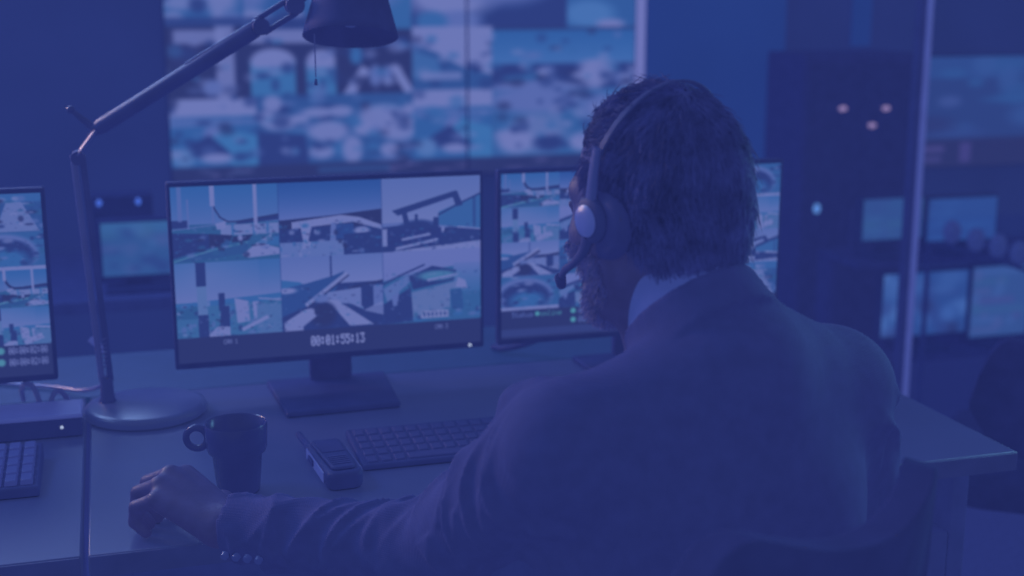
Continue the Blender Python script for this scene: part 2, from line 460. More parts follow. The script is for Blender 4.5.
def screen_mesh(name, canvas, x0, x1, z0, z1, y, parent, soft=1):
    """a flat display facing -y whose picture is one colour per vertex"""
    a = to_lin(soften(canvas.a, soft))
    h, w = a.shape[:2]
    off = origin(parent)
    xs = np.linspace(x0, x1, w) - off.x; zs = np.linspace(z1, z0, h) - off.z
    X, Z = np.meshgrid(xs, zs)
    co = np.stack([X, np.full_like(X, y - off.y), Z], -1).reshape(-1, 3)
    i = np.arange(h * w).reshape(h, w)
    q = np.stack([i[:-1, :-1], i[1:, :-1], i[1:, 1:], i[:-1, 1:]], -1).reshape(-1, 4)
    me = bpy.data.meshes.new(name)
    me.vertices.add(len(co)); me.vertices.foreach_set('co', co.ravel())
    me.loops.add(q.size); me.loops.foreach_set('vertex_index', q.ravel().astype(np.int32))
    me.polygons.add(len(q)); me.polygons.foreach_set('loop_start', np.arange(0, q.size, 4, dtype=np.int32))
    me.polygons.foreach_set('loop_total', np.full(len(q), 4, dtype=np.int32))
    at = me.color_attributes.new('picture', 'FLOAT_COLOR', 'POINT')
    rgba = np.ones((h * w, 4)); rgba[:, :3] = a.reshape(-1, 3)
    at.data.foreach_set('color', rgba.ravel())
    me.update(); me.validate()
    me.materials.append(M['screen'])
    o = bpy.data.objects.new(name, me); COL.objects.link(o); o.parent = parent
    return o

# ------------------------------------------------------------------ the room shell
def struct(o): o['kind'] = 'structure'; return o
struct(MB().box(-2.6, 6.0, -0.6, 4.45, -0.1, 0.0).build('floor', M['floor'], smooth=False))
struct(MB().box(-2.6, 6.0, 4.3, 4.42, 0.0, 2.7).build('wall_back', M['wall'], smooth=False))
struct(MB().box(-2.6, 6.0, 4.28, 4.3, 0.0, 0.09).build('baseboard_back', M['panel'], bevel=0.004))
struct(MB().box(1.75, 2.262, 4.27, 4.3, 0.09, 2.7).build('wall_panel', M['wall_blue'], bevel=0.004))  # lit part of the wall, built as a lighter raised panel
struct(MB().box(2.53, 2.60, 4.28, 4.3, 1.16, 2.7).build('trim_1', M['wall_blue'], bevel=0.003))  # lighter band of the wall, in the same lit-wall colour

# ---- video wall on the back wall
def paint_video_wall():
    c = Canvas(474, 300, K_)
    def g(u): return (np.interp(u, (163, 240, 320, 400, 480, 560, 640), (.169, .398, .645, .899, 1.163, 1.436, 1.718)) - .185) / 1.511 * 474
    def v(x0, y0, x1, y1): c.view(g(x0), y0 + 118, g(x1), y1 + 118); return c
    # coordinates below: the wall's own picture units, 0..180 from its middle down to the caption strip
    def boulders(x0, y0, x1, y1, seed):
        v(x0, y0, x1, y1).rect(0, 0, 1, 1, D_)
        c.specks(0, .1, 1, .95, 26, [W_, W_, L_, B_, K_], .12, seed, .85)
    def boat(x0, y0, x1, y1):
        v(x0, y0, x1, y1).rect(0, 0, 1, 1, (46, 92, 160)).rect(0, 0, 1, .24, W_)
        c.poly([(0, .24), (1, .3), (1, .36), (0, .4)], L_, .7)
        c.blob(.5, .5, .12, .12, L_).poly([(.4, .6), (.6, .42), (1, .55), (1, 1), (.75, 1)], (58, 108, 172))
        c.poly([(.1, .75), (.45, .5), (.7, .8), (.1, .85)], D_).blob(.16, .82, .13, .13, (80, 112, 176)).blob(.52, .84, .18, .07, W_)
    def white_dark(x0, y0, x1, y1):
        v(x0, y0, x1, y1).rect(0, 0, 1, 1, (44, 82, 150)).poly([(.0, .0), (1, 0), (1, .75), (.6, .62), (.3, .4), (0, .25)], W_)
        c.poly([(0, .36), (.3, .5), (.35, .75), (0, .8)], (58, 98, 164)).rect(.1, .7, .6, .82, W_, .8).poly([(.6, .55), (.9, .65), (.8, .72)], D_)
    def barrels(x0, y0, x1, y1):
        v(x0, y0, x1, y1).rect(0, 0, 1, 1, K_).rect(.1, .3, .88, .95, (56, 104, 168)).blob(.49, .32, .39, .22, W_, 1, .12).rect(.1, .42, .88, .5, (70, 108, 172))
        c.blob(.52, .72, .08, .12, D_, .6)
    def sky(x0, y0, x1, y1):
        v(x0, y0, x1, y1).grad(0, 0, 1, .6, (42, 92, 162), (66, 106, 174)).rect(0, .55, 1, 1, D_)
        c.specks(0, .5, 1, .95, 22, [W_, L_, B_, K_], .09, 31, .85).blob(.7, .72, .12, .2, W_).blob(.3, .95, .35, .12, L_)
    def trucks(x0, y0, x1, y1):
        v(x0, y0, x1, y1).rect(0, 0, 1, 1, K_).line([(.1, .95), (.36, .5)], 10, W_).line([(.75, .45), (.95, .85)], 9, W_)
        c.blob(.5, .6, .09, .17, L_).blob(.66, .6, .07, .16, L_).blob(.25, .28, .09, .14, B_).rect(.2, 0, .95, .15, D_)
    def dark_post(x0, y0, x1, y1):
        v(x0, y0, x1, y1).rect(0, 0, 1, 1, K_).rect(.66, 0, .88, 1, W_, .9).blob(.6, .85, .12, .12, L_).blob(.3, .3, .2, .3, (44, 56, 120))
    def clouds(x0, y0, x1, y1, seed):
        v(x0, y0, x1, y1).rect(0, 0, 1, 1, (46, 88, 156)).specks(0, 0, 1, .9, 16, [W_, L_, W_, D_], .16, seed, .85)
        c.rect(0, .82, 1, 1, D_, .8)
    # row just below the frame's top edge and those above
    for r, y in enumerate((-118, -50)):
        for k, x in enumerate((163, 248, 330, 412, 493, 566)):
            (boat, barrels, trucks, white_dark, sky, boat)[(k + r) % 6](x, y, min(x + 84, 637), y + 68) if True else 0
    clouds(163, -38, 248, 32, 41); clouds(248, -38, 330, 32, 42); v(330, -38, 412, 32).rect(0, 0, 1, 1, (50, 96, 162))
    c.blob(.5, .3, .4, .4, L_).blob(.2, .8, .2, .2, W_)
    v(412, -38, 566, 32).rect(0, 0, 1, 1, D_).blob(.25, .55, .28, .3, W_).blob(.6, .3, .3, .35, (88, 104, 172)).blob(.3, .9, .15, .15, L_)
    c.rect(.55, .8, 1, 1, D_).blob(.12, .9, .1, .14, B_)
    v(566, -38, 637, 32).rect(0, 0, 1, 1, (46, 90, 158)).blob(.3, .8, .35, .2, (70, 110, 176)).blob(.6, .95, .2, .07, W_)
    # white bands over the second row
    dark_post(163, 28, 246, 98); barrels(246, 44, 303, 102); barrels(303, 46, 341, 102); trucks(338, 40, 412, 104)
    v(163, 30, 330, 46).rect(.08, .1, .38, .9, W_, .85).rect(.52, .1, 1, .95, W_, .9)
    white_dark(412, 30, 493, 96); sky(493, 34, 637, 98)
    boat(166, 98, 258, 168); boulders(256, 98, 412, 168, 51); boat(412, 94, 493, 166); 
    v(493, 96, 637, 166).rect(0, 0, 1, 1, (48, 92, 158)).blob(.3, .15, .35, .2, L_).blob(.3, .65, .2, .3, (88, 108, 172)).blob(.15, .75, .12, .2, W_)
    c.blob(.62, .8, .1, .14, W_).blob(.75, .8, .08, .16, W_).blob(.38, .8, .1, .12, D_).blob(.8, .3, .2, .25, L_)
    v(256, 96, 412, 168)
    c.rect(0, 0, 1, 1, (44, 82, 150)).specks(0, .1, 1, .95, 30, [D_, L_, K_, B_], .07, 77, .8)
    for (x, y, a, b) in ((.05, .3, .055, .09), (.14, .38, .11, .11), (.1, .12, .06, .12), (.27, .33, .06, .06), (.38, .25, .1, .07), (.53, .24, .08, .08), (.45, .52, .13, .15), (.8, .36, .17, .2), (.9, .52, .12, .16), (.68, .5, .07, .09), (.6, .78, .065, .2), (.4, .8, .08, .1), (.84, .8, .06, .1), (.98, .3, .06, .15)): c.blob(x, y, a, b, W_, .95, .25)
    c.poly([(0, .5), (.3, .55), (.32, 1), (0, 1)], D_)
    rr = random.Random(5)
    v(163, 30, 637, 164)
    for _ in range(230):
        q = .006 + .012 * rr.random()
        c.blob(rr.random(), .05 + .92 * rr.random(), q, q * (1.2 + 2 * rr.random()), rr.choice([W_, L_, B_, D_, K_, D_]), .35 + .4 * rr.random(), .4)
    # caption strip
    v(163, 165, 637, 182).rect(0, 0, 1, 1, K_)
    for x0, x1, col in ((28, 62, W_), (215, 238, W_), (262, 318, W_), (342, 392, W_), (62, 80, T_)):
        c.specks(x0 / 474, .1, x1 / 474, .75, 12, [col, (118, 112, 178)], .016, x0, .9)
    v(163, 168, 637, 176).rect(.3, .1, .45, .9, B_, .5)
    return c
vw = paint_video_wall()
vw.a = np.array(K_) + np.clip((vw.a - np.array(K_)) / (np.array(W_) - np.array(K_)), 0, 1.2) ** 1.25 * (np.array(W_) - np.array(K_))
VX0, VX1, VZ1, VZ0 = 0.185, 1.696, 1.70, 0.77
for nm, xa, xb, lab in (('video_panel', VX0, 1.117, 'large wall display left of the thin seam, showing blurred camera pictures behind the desk lamp'),
                        ('video_panel', 1.124, VX1, 'wall display right of the thin seam, showing blurred camera pictures beside the white light strip')):
    t = thing(nm, ((xa + xb) / 2, 4.299, VZ0), lab, 'wall display', 'displays of the video wall')
    MB().box(xa - .004, xb + .004, 4.25, 4.299, VZ0 - .008, VZ1 + .008).build('housing', M['plastic'], t, bevel=0.003)
    k0 = int(round((xa - VX0) / (VX1 - VX0) * vw.w)); k1 = int(round((xb - VX0) / (VX1 - VX0) * vw.w))
    sub = Canvas(k1 - k0, vw.h); sub.a = vw.a[:, k0:k1].copy()
    screen_mesh('screen', sub, xa, xb, VZ0, VZ1, 4.248, t, 5)
t = thing('light_strip', (1.722, 4.299, 0.0), 'tall white light strip at the right end of the video wall', 'light')  # bright edge of the video wall, built as a glowing strip
MB().box(1.702, 1.742, 4.27, 4.299, 0.0, 1.72).build('channel', M['plastic'], t)
MB().box(1.706, 1.738, 4.258, 4.27, 0.12, 1.715).build('diffuser', M['strip'], t, bevel=0.003)

# ---- things at the back, left: far desk with a small monitor
t = thing('far_table', (-0.2, 3.6, 0), 'dark table at the back wall carrying the small blurred monitor', 'table')
MB().box(-0.9, 0.42, 3.3, 3.95, 0.60, 0.63).build('table_top', M['panel'], t, bevel=0.003)
for x in (-0.86, 0.36):
    for y in (3.34, 3.9): MB().box(x - .02, x + .02, y - .02, y + .02, 0, 0.60).build('leg', M['dark_metal'], t)
def small_monitor(name, x0, x1, z0, z1, y, floor_z, label, cat, paint, group=None, res=2.2):
    xc = (x0 + x1) / 2
    t = thing(name, (xc, y + .03, floor_z), label, cat, group)
    MB().box(x0 - .008, x1 + .008, y, y + .03, z0 - .012, z1 + .008).build('housing', M['plastic'], t, bevel=0.004)
    c = Canvas(int((x1 - x0) * 400 / res), int((z1 - z0) * 400 / res)); paint(c)
    screen_mesh('screen', c, x0, x1, z0, z1, y - .002, t, 4)
    if z0 - floor_z > 0.03:
        MB().box(xc - .03, xc + .03, y + .03, y + .05, floor_z + .01, z0 + .08).build('neck', M['plastic'], t)
    MB().box(xc - .08, xc + .08, y - .04, y + .09, floor_z, floor_z + .012).build('foot', M['plastic'], t, bevel=0.003)
    return t
def p_small(c):
    c.rect(0, 0, 1, 1, (42, 80, 144)).rect(0, .0, 1, .2, (48, 92, 152)).specks(0, .1, 1, .9, 24, [(56, 96, 160), (48, 92, 142), (60, 84, 150), D_], .1, 61, .7)
small_monitor('monitor', -0.03, 0.138, 0.668, 0.80, 3.4, 0.63, 'small blurred monitor on the far table, seen between the desk lamp and the middle monitor', 'monitor', p_small)
t = thing('router', (-0.03, 3.5, 0.63), 'small dark network box with blue lights behind the far monitor', 'network box')
MB().box(-0.05, 0.1, 3.52, 3.60, 0.63, 0.85).build('case', M['plastic'], t, bevel=0.004)
for x in (-0.03, 0.065): MB().ball((x, 3.518, 0.833), (.007, .004, .009)).build('indicator_light', M['led_blue'], t)

# ---- server rack at the back
t = thing('server_rack', (2.39, 4.1, 0), 'tall dark equipment rack against the back wall with amber lights', 'rack')
MB().box(2.185, 2.60, 3.98, 4.25, 0.0, 1.150).build('cabinet', M['rack'], t, bevel=0.006)
for k in range(2):
    xa = 2.190 + k * 0.204
    d = MB().box(xa, xa + .200, 3.965, 3.98, 0.05, 1.12).build('door', M['plastic_soft'], t, bevel=0.004)
    MB().box(xa + (.175 if k == 0 else .012), xa + (.187 if k == 0 else .024), 3.95, 3.965, .5, .64).build('handle', M['dark_metal'], d, bevel=0.003)
for x, z in ((2.318, .974), (2.479, .971), (2.430, .916)):
    MB().ball((x, 3.962, z), (.015, .006, .008)).build('indicator_light', M['led_amber'], t)
MB().ball((2.240, 3.962, .646), (.012, .006, .016)).build('indicator_light', M['led_cyan'], t)

# ---- glass partition right
t = thing('glass_partition', (2.10, 3.2, 0), 'glass partition with a slim bright metal post, right of the seated man', 'partition')
MB().box(2.082, 2.099, 3.185, 3.215, 0, 2.3).build('post', M['dark_metal'], t, bevel=0.002)
MB().box(2.101, 2.117, 3.18, 3.215, 0, 2.3).build('edge_profile', M['bright_metal'], t, bevel=0.003)
MB().box(2.117, 4.4, 3.196, 3.204, 0.02, 2.3).build('pane', M['glass'], t)
MB().box(2.117, 4.4, 3.185, 3.215, 0.0, 0.02).build('bottom_rail', M['dark_metal'], t)

# ---- behind the glass
t = thing('monitor_rack', (2.6, 3.75, 0), 'dark two-tier shelf behind the glass carrying four blurred monitors', 'shelf')
for z in (0.235, 0.545): MB().box(2.16, 3.35, 3.56, 3.80, z - .02, z).build('shelf_board', M['rack'], t, bevel=0.002)
for x in (2.16, 3.33):
    MB().box(x, x + .02, 3.72, 3.80, 0, 0.524).build('side_frame', M['rack'], t)
def p_rows(seed, base, cols):
    def f(c):
        c.rect(0, 0, 1, 1, base)
        r = random.Random(seed)
        for k in range(7):
            y = .05 + k * .135
            c.rect(.04, y, .3 + r.random() * .66, y + .07, r.choice(cols), .7)
        c.specks(0, .1, 1, .95, 12, cols, .07, seed, .6)
    return f
def p_bright(seed):
    def f(c):
        c.rect(0, 0, 1, 1, (42, 76, 146)).specks(0, .02, 1, .98, 34, [(62, 100, 172), (66, 104, 174), (44, 70, 140), (56, 92, 162), K_], .12, seed, .8)
    return f
GR = 'monitors on the shelf behind the glass'
small_monitor('monitor', 2.207, 2.415, 0.600, 0.727, 3.62, 0.545, 'upper left blurred monitor behind the glass, partly left of the metal post', 'monitor', p_rows(3, (42, 76, 140), [(50, 88, 152), (48, 90, 140), (44, 70, 138)]), GR)
small_monitor('monitor', 2.436, 2.684, 0.585, 0.718, 3.62, 0.545, 'upper right blurred monitor behind the glass, right of the post', 'monitor', p_rows(4, (40, 74, 146), [(46, 84, 156), (42, 78, 150), (40, 68, 140)]), GR)
small_monitor('monitor', 2.293, 2.598, 0.285, 0.487, 3.62, 0.235, 'lower blurred monitor crossed by the metal post, showing bright patches', 'monitor', p_bright(5), GR)
small_monitor('monitor', 2.616, 2.83, 0.262, 0.492, 3.62, 0.235, 'lower right blurred monitor at the photo edge, showing coloured rows', 'monitor', p_rows(6, (50, 82, 146), [(62, 96, 164), (72, 88, 154), (52, 92, 148), (70, 76, 146)]), GR)
t = thing('video_panel', (3.3, 4.299, 0.72), 'dim large wall display at the far right behind the glass', 'wall display')
MB().box(2.81, 3.75, 4.25, 4.299, 0.72, 1.125).build('housing', M['plastic'], t)
c = Canvas(240, 86); c.rect(0, 0, 1, 1, (40, 64, 130)).rect(0, .0, 1, .2, (42, 74, 142)).specks(0, .05, 1, .75, 26, [(44, 84, 150), (50, 84, 152), (40, 54, 118), (46, 70, 138), (62, 84, 152)], .09, 9, .8)
c.rect(0, .74, 1, 1, (38, 48, 108)).rect(0.0, .8, .1, .86, (66, 66, 132)).rect(0.0, .9, .09, .95, (62, 64, 130)).rect(.17, .78, .22, .96, (62, 62, 130))
screen_mesh('screen', c, 2.815, 3.745, 0.725, 1.12, 4.248, t, 4)
# lamp reflections in the glass, built as ovals on an added rail
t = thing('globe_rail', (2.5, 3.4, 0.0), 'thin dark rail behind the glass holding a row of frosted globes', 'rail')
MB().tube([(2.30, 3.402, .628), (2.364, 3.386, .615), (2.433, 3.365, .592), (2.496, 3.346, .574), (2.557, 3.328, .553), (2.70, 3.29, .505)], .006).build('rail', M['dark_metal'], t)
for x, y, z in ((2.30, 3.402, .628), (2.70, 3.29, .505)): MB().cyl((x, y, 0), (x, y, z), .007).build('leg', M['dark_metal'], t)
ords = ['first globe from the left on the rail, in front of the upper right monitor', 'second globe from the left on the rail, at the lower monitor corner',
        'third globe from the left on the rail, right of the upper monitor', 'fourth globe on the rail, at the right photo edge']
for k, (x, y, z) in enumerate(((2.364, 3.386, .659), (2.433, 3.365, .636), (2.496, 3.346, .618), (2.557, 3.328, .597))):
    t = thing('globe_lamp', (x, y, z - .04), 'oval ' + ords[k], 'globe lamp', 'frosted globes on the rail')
    MB().ball((x, y, z), (.026, .026, .036)).build('globe', M['frost'], t)  # a reflection in the pane, modelled as an oval solid
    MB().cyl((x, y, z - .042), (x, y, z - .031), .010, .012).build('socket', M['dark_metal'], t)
# ------------------------------------------------------------------ desks
DZ = 0.73
def desk(x0, x1, y0, y1, label, panels):
    t = thing('desk', ((x0 + x1) / 2, (y0 + y1) / 2, 0), label, 'desk')
    MB().box(x0, x1, y0 + .004, y1, DZ - .026, DZ).build('desk_top', M['desk'], t, bevel=0.0025)
    MB().box(x0 + .002, x1 - .002, y0, y0 + .0038, DZ - .026, DZ - .0005).build('edge_band', M['desk_edge'], t, bevel=0.001)
    for x in panels: MB().box(x, x + .026, y0 + .05, y1 - .04, 0, DZ - .026).build('side_panel', M['panel'], t, bevel=0.002)
    MB().box(panels[0] + .026, panels[-1], y1 - .14, y1 - .122, .25, DZ - .026).build('modesty_panel', M['panel'], t)
    return t
desk(-1.25, -0.0575, 1.509, 2.15, 'light grey desk at the left with the numeric keyboard and left monitor', (-1.2, -0.10))
d = desk(-0.0505, 1.187, 1.509, 2.15, 'wide light grey desk of the seated man, under the middle monitor', (-0.03, 1.12))
MB().box(0.70, 1.12, 1.56, 2.0, 0.03, 0.60).build('drawer_pedestal', M['panel'], d, bevel=0.004)
t = thing('rear_shelf', (0.2, 2.29, 0), 'bluish long rear worktop behind the desks and monitors', 'worktop')
MB().box(-1.25, 1.187, 2.158, 2.42, DZ - .026, DZ - .002).build('worktop', M['rear'], t, bevel=0.002)
for x in (-1.2, -0.06, 1.12): MB().box(x, x + .026, 2.18, 2.40, 0, DZ - .026).build('side_panel', M['panel'], t)

# ------------------------------------------------------------------ the three monitors
def monitor(x0, x1, label, canvas, pw=1.0, led=False):
    y = 2.07; z0, z1 = .785, 1.076; xc = (x0 + x1) / 2
    t = thing('monitor', (xc, y + .03, DZ), label, 'monitor', 'monitors on the desks')
    MB().box(x0, x1, y, y + .018, z0, z1).build('bezel', M['plastic'], t, bevel=0.003)
    MB().box(x0 + .07, x1 - .07, y + .018, y + .042, z0 + .03, z1 - .05).build('rear_housing', M['plastic_soft'], t, bevel=0.01)
    screen_mesh('screen', canvas, x0 + .0055, x1 - .0055, z0 + .010, z1 - .007, y - .0008, t, 1)
    MB().box(xc - .034, xc + .034, y + .040, y + .058, DZ + .01, z0 + .14).build('neck', M['plastic_soft'], t, bevel=0.004)
    b = MB(); b.prism([(xc - .093, 1.953), (xc + .082, 1.958), (xc + .092, 2.137), (xc - .102, 2.137)], DZ, DZ + .009)
    b.build('stand_base', M['plastic'], t, bevel=0.003)
    if led: MB().ball((x1 - .024, y - .001, z0 + .0055), (.0028, .0015, .0028)).build('power_light', M['led_white'], t)
    return t
def grid_picture(c, cols, rows, x1, y1, order):
    i = 0
    for r in range(rows):
        for k in range(cols):
            c.view(k * x1 / cols, r * y1 / rows, (k + 1) * x1 / cols, (r + 1) * y1 / rows)
            k_ = order[i % len(order)]; CELLS[k_](c); grain(c, (.52, .5, .66, .55, .4, .3, .1, .2)[k_], 70 + i); i += 1
    c.view(0, 0, c.w, c.h); t_ = np.clip((c.a - np.array(K_)) / (np.array(W_) - np.array(K_)), 0, 1.2); c.a = np.array(K_) + t_ ** 1.35 * (np.array(W_) - np.array(K_)) * .97
    return c
# middle monitor: six camera pictures and a dark strip with the running time
c = Canvas(640, 368, K_)
grid_picture(c, 3, 2, 640, 314, [0, 1, 2, 3, 4, 5])
for k in (1, 2): c.rect(k / 3 - .001, 0, k / 3 + .001, .853, D_, .7)
text(c, 92, 322, 5.8, 10, 'CAM 1', W_)
text(c, 538, 322, 5.8, 10, 'CAM 3', W_)
for dx in (0, .7): text(c, 271 + dx, 328, 10.4, 21, '00:01:55:13', (118, 128, 190))
monitor(0.079, 0.571, 'middle monitor on the desk showing six camera pictures and the time 00:01:55:13', c, led=True)
# right monitor (partly behind the man)
c = Canvas(430, 250, K_)
grid_picture(c, 5, 4, 430, 206, [0, 1, 7, 2, 6, 3, 5, 0, 4, 3, 4, 7, 1, 5, 2, 6, 5, 3, 0, 7])
for k in range(1, 4): c.rect(0, k * 206 / 4 / 250 - .004, 1, k * 206 / 4 / 250 + .002, (80, 104, 172), .6)
def status(c, x, n2):
    text(c, x, 209, 5.4, 8, 'Status', (84, 104, 176)); text(c, x + 43, 209, 5.4, 8, 'online', (66, 130, 160))
    c.blob((x + 38) / 430, 213 / 250, .008, .014, (70, 138, 165))
    for j in range(2):
        c.blob((x + 92) / 430, (212 + j * 14) / 250, .009, .016, (72, 140, 168))
        text(c, x + 100, 207.5 + j * 14, 6.6, 9, '00:00:02:0' + n2, L_)
status(c, 16, '8'); c.rect(0, .94, 1, .985, (46, 62, 128), .8); status(c, 226, '8')
monitor(0.595, 1.103, 'right monitor on the desk, half hidden behind the man with the headset', c)
# left monitor (cut by the photo edge)
c = Canvas(430, 250, K_)
grid_picture(c, 5, 4, 430, 206, [0, 1, 2, 5, 7, 3, 4, 5, 2, 6, 1, 0, 7, 4, 0, 5, 2, 1, 7, 3])
for j in range(2):
    c.blob(365 / 430, (213 + j * 16) / 250, .012, .02, (70, 128, 160))
    text(c, 375, 208.5 + j * 16, 4.5, 10, '00:00:02:08', W_)
    c.blob(150 / 430, (214 + j * 16) / 250, .012, .022, (70, 128, 160))
    text(c, 166, 208.5 + j * 16, 6.6, 11, '00:00:02:08', L_)
monitor(-0.585, -0.093, 'left monitor on the desk, cut off by the left edge of the photo', c)

# ------------------------------------------------------------------ keyboards
def keyboard(x0, y0, y1, cols, rows, case, keym, label, thick=.014, gap_cols=(), tilt=.010, keyh=.005):
    """keys as copies of one key; numbers grow to +x"""
    pitch = .0190; keyp = (y1 - y0 - .014) / rows
    w = cols * pitch + .012 + .008 * len(gap_cols)
    t = thing('keyboard', (x0, y0, DZ), label, 'keyboard', 'keyboards on the desks')
    b = MB()
    prof = [(y0, DZ), (y1, DZ), (y1, DZ + thick + tilt), (y0, DZ + thick)]
    v = [(x0, y, z) for y, z in prof] + [(x0 + w, y, z) for y, z in prof]
    b.add(v, [(0, 1, 2, 3), (7, 6, 5, 4), (0, 4, 5, 1), (1, 5, 6, 2), (2, 6, 7, 3), (3, 7, 4, 0)])
    b.build('case', case, t, bevel=.003)
    slope = math.atan2(tilt, y1 - y0)
    proto = None; n = 0
    for r in range(rows):
        xx = x0 + .006
        k = 0
        while k < cols:
            if k in gap_cols: xx += .008
            wide = 6 if (r == 0 and k == 3) else 1
            yy = y0 + .007 + r * keyp
            z = DZ + thick + tilt * (yy + keyp / 2 - y0) / (y1 - y0)
            if wide == 1 and proto is not None:
                o = proto.copy(); COL.objects.link(o); o.parent = t
            else:
                kw, kd = pitch * wide - .0024, keyp - .0024
                a = MB(); a.add([(-kw / 2, -kd / 2, -.002), (kw / 2, -kd / 2, -.002), (kw / 2, kd / 2, -.002), (-kw / 2, kd / 2, -.002),
                                 (-kw / 2 + .0018, -kd / 2 + .0016, keyh), (kw / 2 - .0018, -kd / 2 + .0016, keyh), (kw / 2 - .0018, kd / 2 - .0024, keyh), (-kw / 2 + .0018, kd / 2 - .0024, keyh)],
                                [(3, 2, 1, 0), (4, 5, 6, 7), (0, 1, 5, 4), (1, 2, 6, 5), (2, 3, 7, 6), (3, 0, 4, 7)])
                o = a.build('key', keym, None, loc=(0, 0, 0), bevel=.0008, segs=1); o.parent = t
                if wide == 1: proto = o
            o.location = (xx + pitch * wide / 2 - x0, yy + keyp / 2 - y0, z - DZ); o.rotation_euler = (slope, 0, 0)
            xx += pitch * wide; k += wide; n += 1
    return t
keyboard(.300, 1.695, 1.835, 20, 5, M['plastic'], M['key_dark'], 'flat dark keyboard in front of the man, below the middle monitor', thick=.008, gap_cols=(15,), keyh=.0022, tilt=.006)
keyboard(-.110 - .012 - 19 * .0190 - .016, 1.722, 1.872, 19, 5, M['kb_case'], M['key_grey'], 'grey-keyed keyboard at the left edge on the left desk', thick=.014, gap_cols=(12, 15), keyh=.007)

# ------------------------------------------------------------------ mug
MC = (.134, 1.673)
t = thing('mug', (MC[0], MC[1], DZ), 'dark glazed stacking mug with a ring handle, beside the left hand', 'mug')
prof = [(.0, DZ), (.0255, DZ), (.0272, DZ + .003), (.0315, DZ + .050), (.0362, DZ + .054), (.0380, DZ + .059), (.0395, DZ + .089), (.0385, DZ + .0915), (.0365, DZ + .090),
        (.0355, DZ + .064), (.030, DZ + .052), (.024, DZ + .010), (.0, DZ + .008)]
MB().lathe([(max(r, .0004), z) for r, z in prof], (MC[0], MC[1], 0), 56).build('cup', M['mug'], t, angle=60)
MB().cyl((MC[0], MC[1], DZ + .066), (MC[0], MC[1], DZ + .0665), .0352, n=40).build('coffee', M['coffee'], t)
hd = Vector((-.958, .287, 0)).normalized()
hc = Vector((MC[0], MC[1], DZ + .0705)) + hd * .0505
ring = [hc + hd * (.0138 * math.cos(a)) + Vector((0, 0, 1)) * (.0138 * math.sin(a)) for a in np.linspace(0, 2 * PI, 33)]
MB().tube(ring, .0052, 12, cap=False, flat=(1.1, .85)).build('handle', M['mug'], t, angle=None)

# ------------------------------------------------------------------ two-way radio lying on the desk
t = thing('two_way_radio', (.268, 1.69, DZ), 'handheld two-way radio lying on the desk beside the keyboard', 'radio', rz=0)
RM = Matrix.Translation(Vector((.262, 1.706, DZ))) @ Matrix.Rotation(math.radians(4), 4, 'Z') @ Matrix.Diagonal(Vector((.88, 1.0, .95, 1.0)))
b = MB(); poly = []
for (cx, cy, a0) in ((.012, -.058, -90), (.019, .052, 0), (-.019, .052, 90), (-.012, -.058, 180)):
    for k in range(6):
        a = math.radians(a0 + 18 * k); rr_ = .016 if cy < 0 else .010
        poly.append((cx + rr_ * math.cos(a), cy + rr_ * math.sin(a)))
b.prism(poly, 0.0, .0255, RM); b.build('body', M['plastic'], t, bevel=.006, segs=3)
for s in (-1, 1): MB().box(.0286 * s - .0012, .0286 * s + .0012, -.052, .050, .006, .021, RM).build('side_trim', M['silver'], t, bevel=.001)
b = MB(); poly = []
for (cx, cy, a0) in ((.010, -.054, -90), (.015, .046, 0), (-.015, .046, 90), (-.010, -.054, 180)):
    for k in range(6):
        a = math.radians(a0 + 18 * k); poly.append((cx + .008 * math.cos(a), cy + .008 * math.sin(a)))
b.prism(poly, .0245, .030, RM); b.build('front_cover', M['plastic'], t, bevel=.002)
b = MB(); b.box(-.018, .018, -.002, .044, .029, .0312, RM); b.build('display', M['plastic_soft'], t, bevel=.001)
b = MB()
for i in range(5): b.box(-.014, .014, -.05 + i * .007, -.047 + i * .007, .0295, .0312, RM)
b.build('speaker_grille', M['dark_metal'], t)
p0 = RM @ Vector((-.020, .055, .014)); p1 = RM @ Vector((-.022, .130, .014))
MB().tube([p0, p0.lerp(p1, .15), p0.lerp(p1, .17), p1], [.0072, .0072, .0056, .0046], 14).build('antenna', M['plastic_soft'], t)
MB().cyl(RM @ Vector((.012, .058, .014)), RM @ Vector((.012, .072, .014)), .006, .0055).build('volume_knob', M['plastic_soft'], t)
MB().box(-.0325, -.0297, .004, .03, .009, .018, RM).build('talk_button', M['plastic_soft'], t, bevel=.001)

# ------------------------------------------------------------------ desk lamp
t = thing('desk_lamp', (.031, 2.04, DZ), 'jointed desk lamp on a round base, its arm reaching over the middle monitor', 'lamp')
LB = Vector((.031, 2.04, DZ))
MB().lathe([(.0005, DZ), (.086, DZ), (.0895, DZ + .003), (.0905, DZ + .010), (.0880, DZ + .0150), (.080, DZ + .0172), (.0005, DZ + .0185)], (LB.x, LB.y, 0), 64).build('base', M['lamp_base'], t, angle=50)
PX = Vector((-.024, 2.062, 0))
MB().lathe([(.013, DZ + .014), (.013, DZ + .02), (.0105, DZ + .024), (.0095, DZ + .052), (.0075, DZ + .056)], (PX.x, PX.y, 0), 24).build('socket', M['dark_metal'], t)
E1 = Vector((-.043, 2.072, 1.122)); P0 = Vector((PX.x, PX.y, DZ + .05))
for s in (-1, 1):
    o = Vector((.0062 * s, 0, 0))
    MB().tube([P0 + o, E1 + o], .0048, 12).build('lower_arm', M['metal' if s < 0 else 'dark_metal'], t)
SP = [P0 + Vector((0, -.002, .012)) + (E1 - P0) * .02 + Vector((.0035 * math.cos(a), .0035 * math.sin(a), a * .0011)) for a in np.linspace(0, 44, 170)]
MB().tube(SP, .0009, 6).build('spring', M['metal'], t)
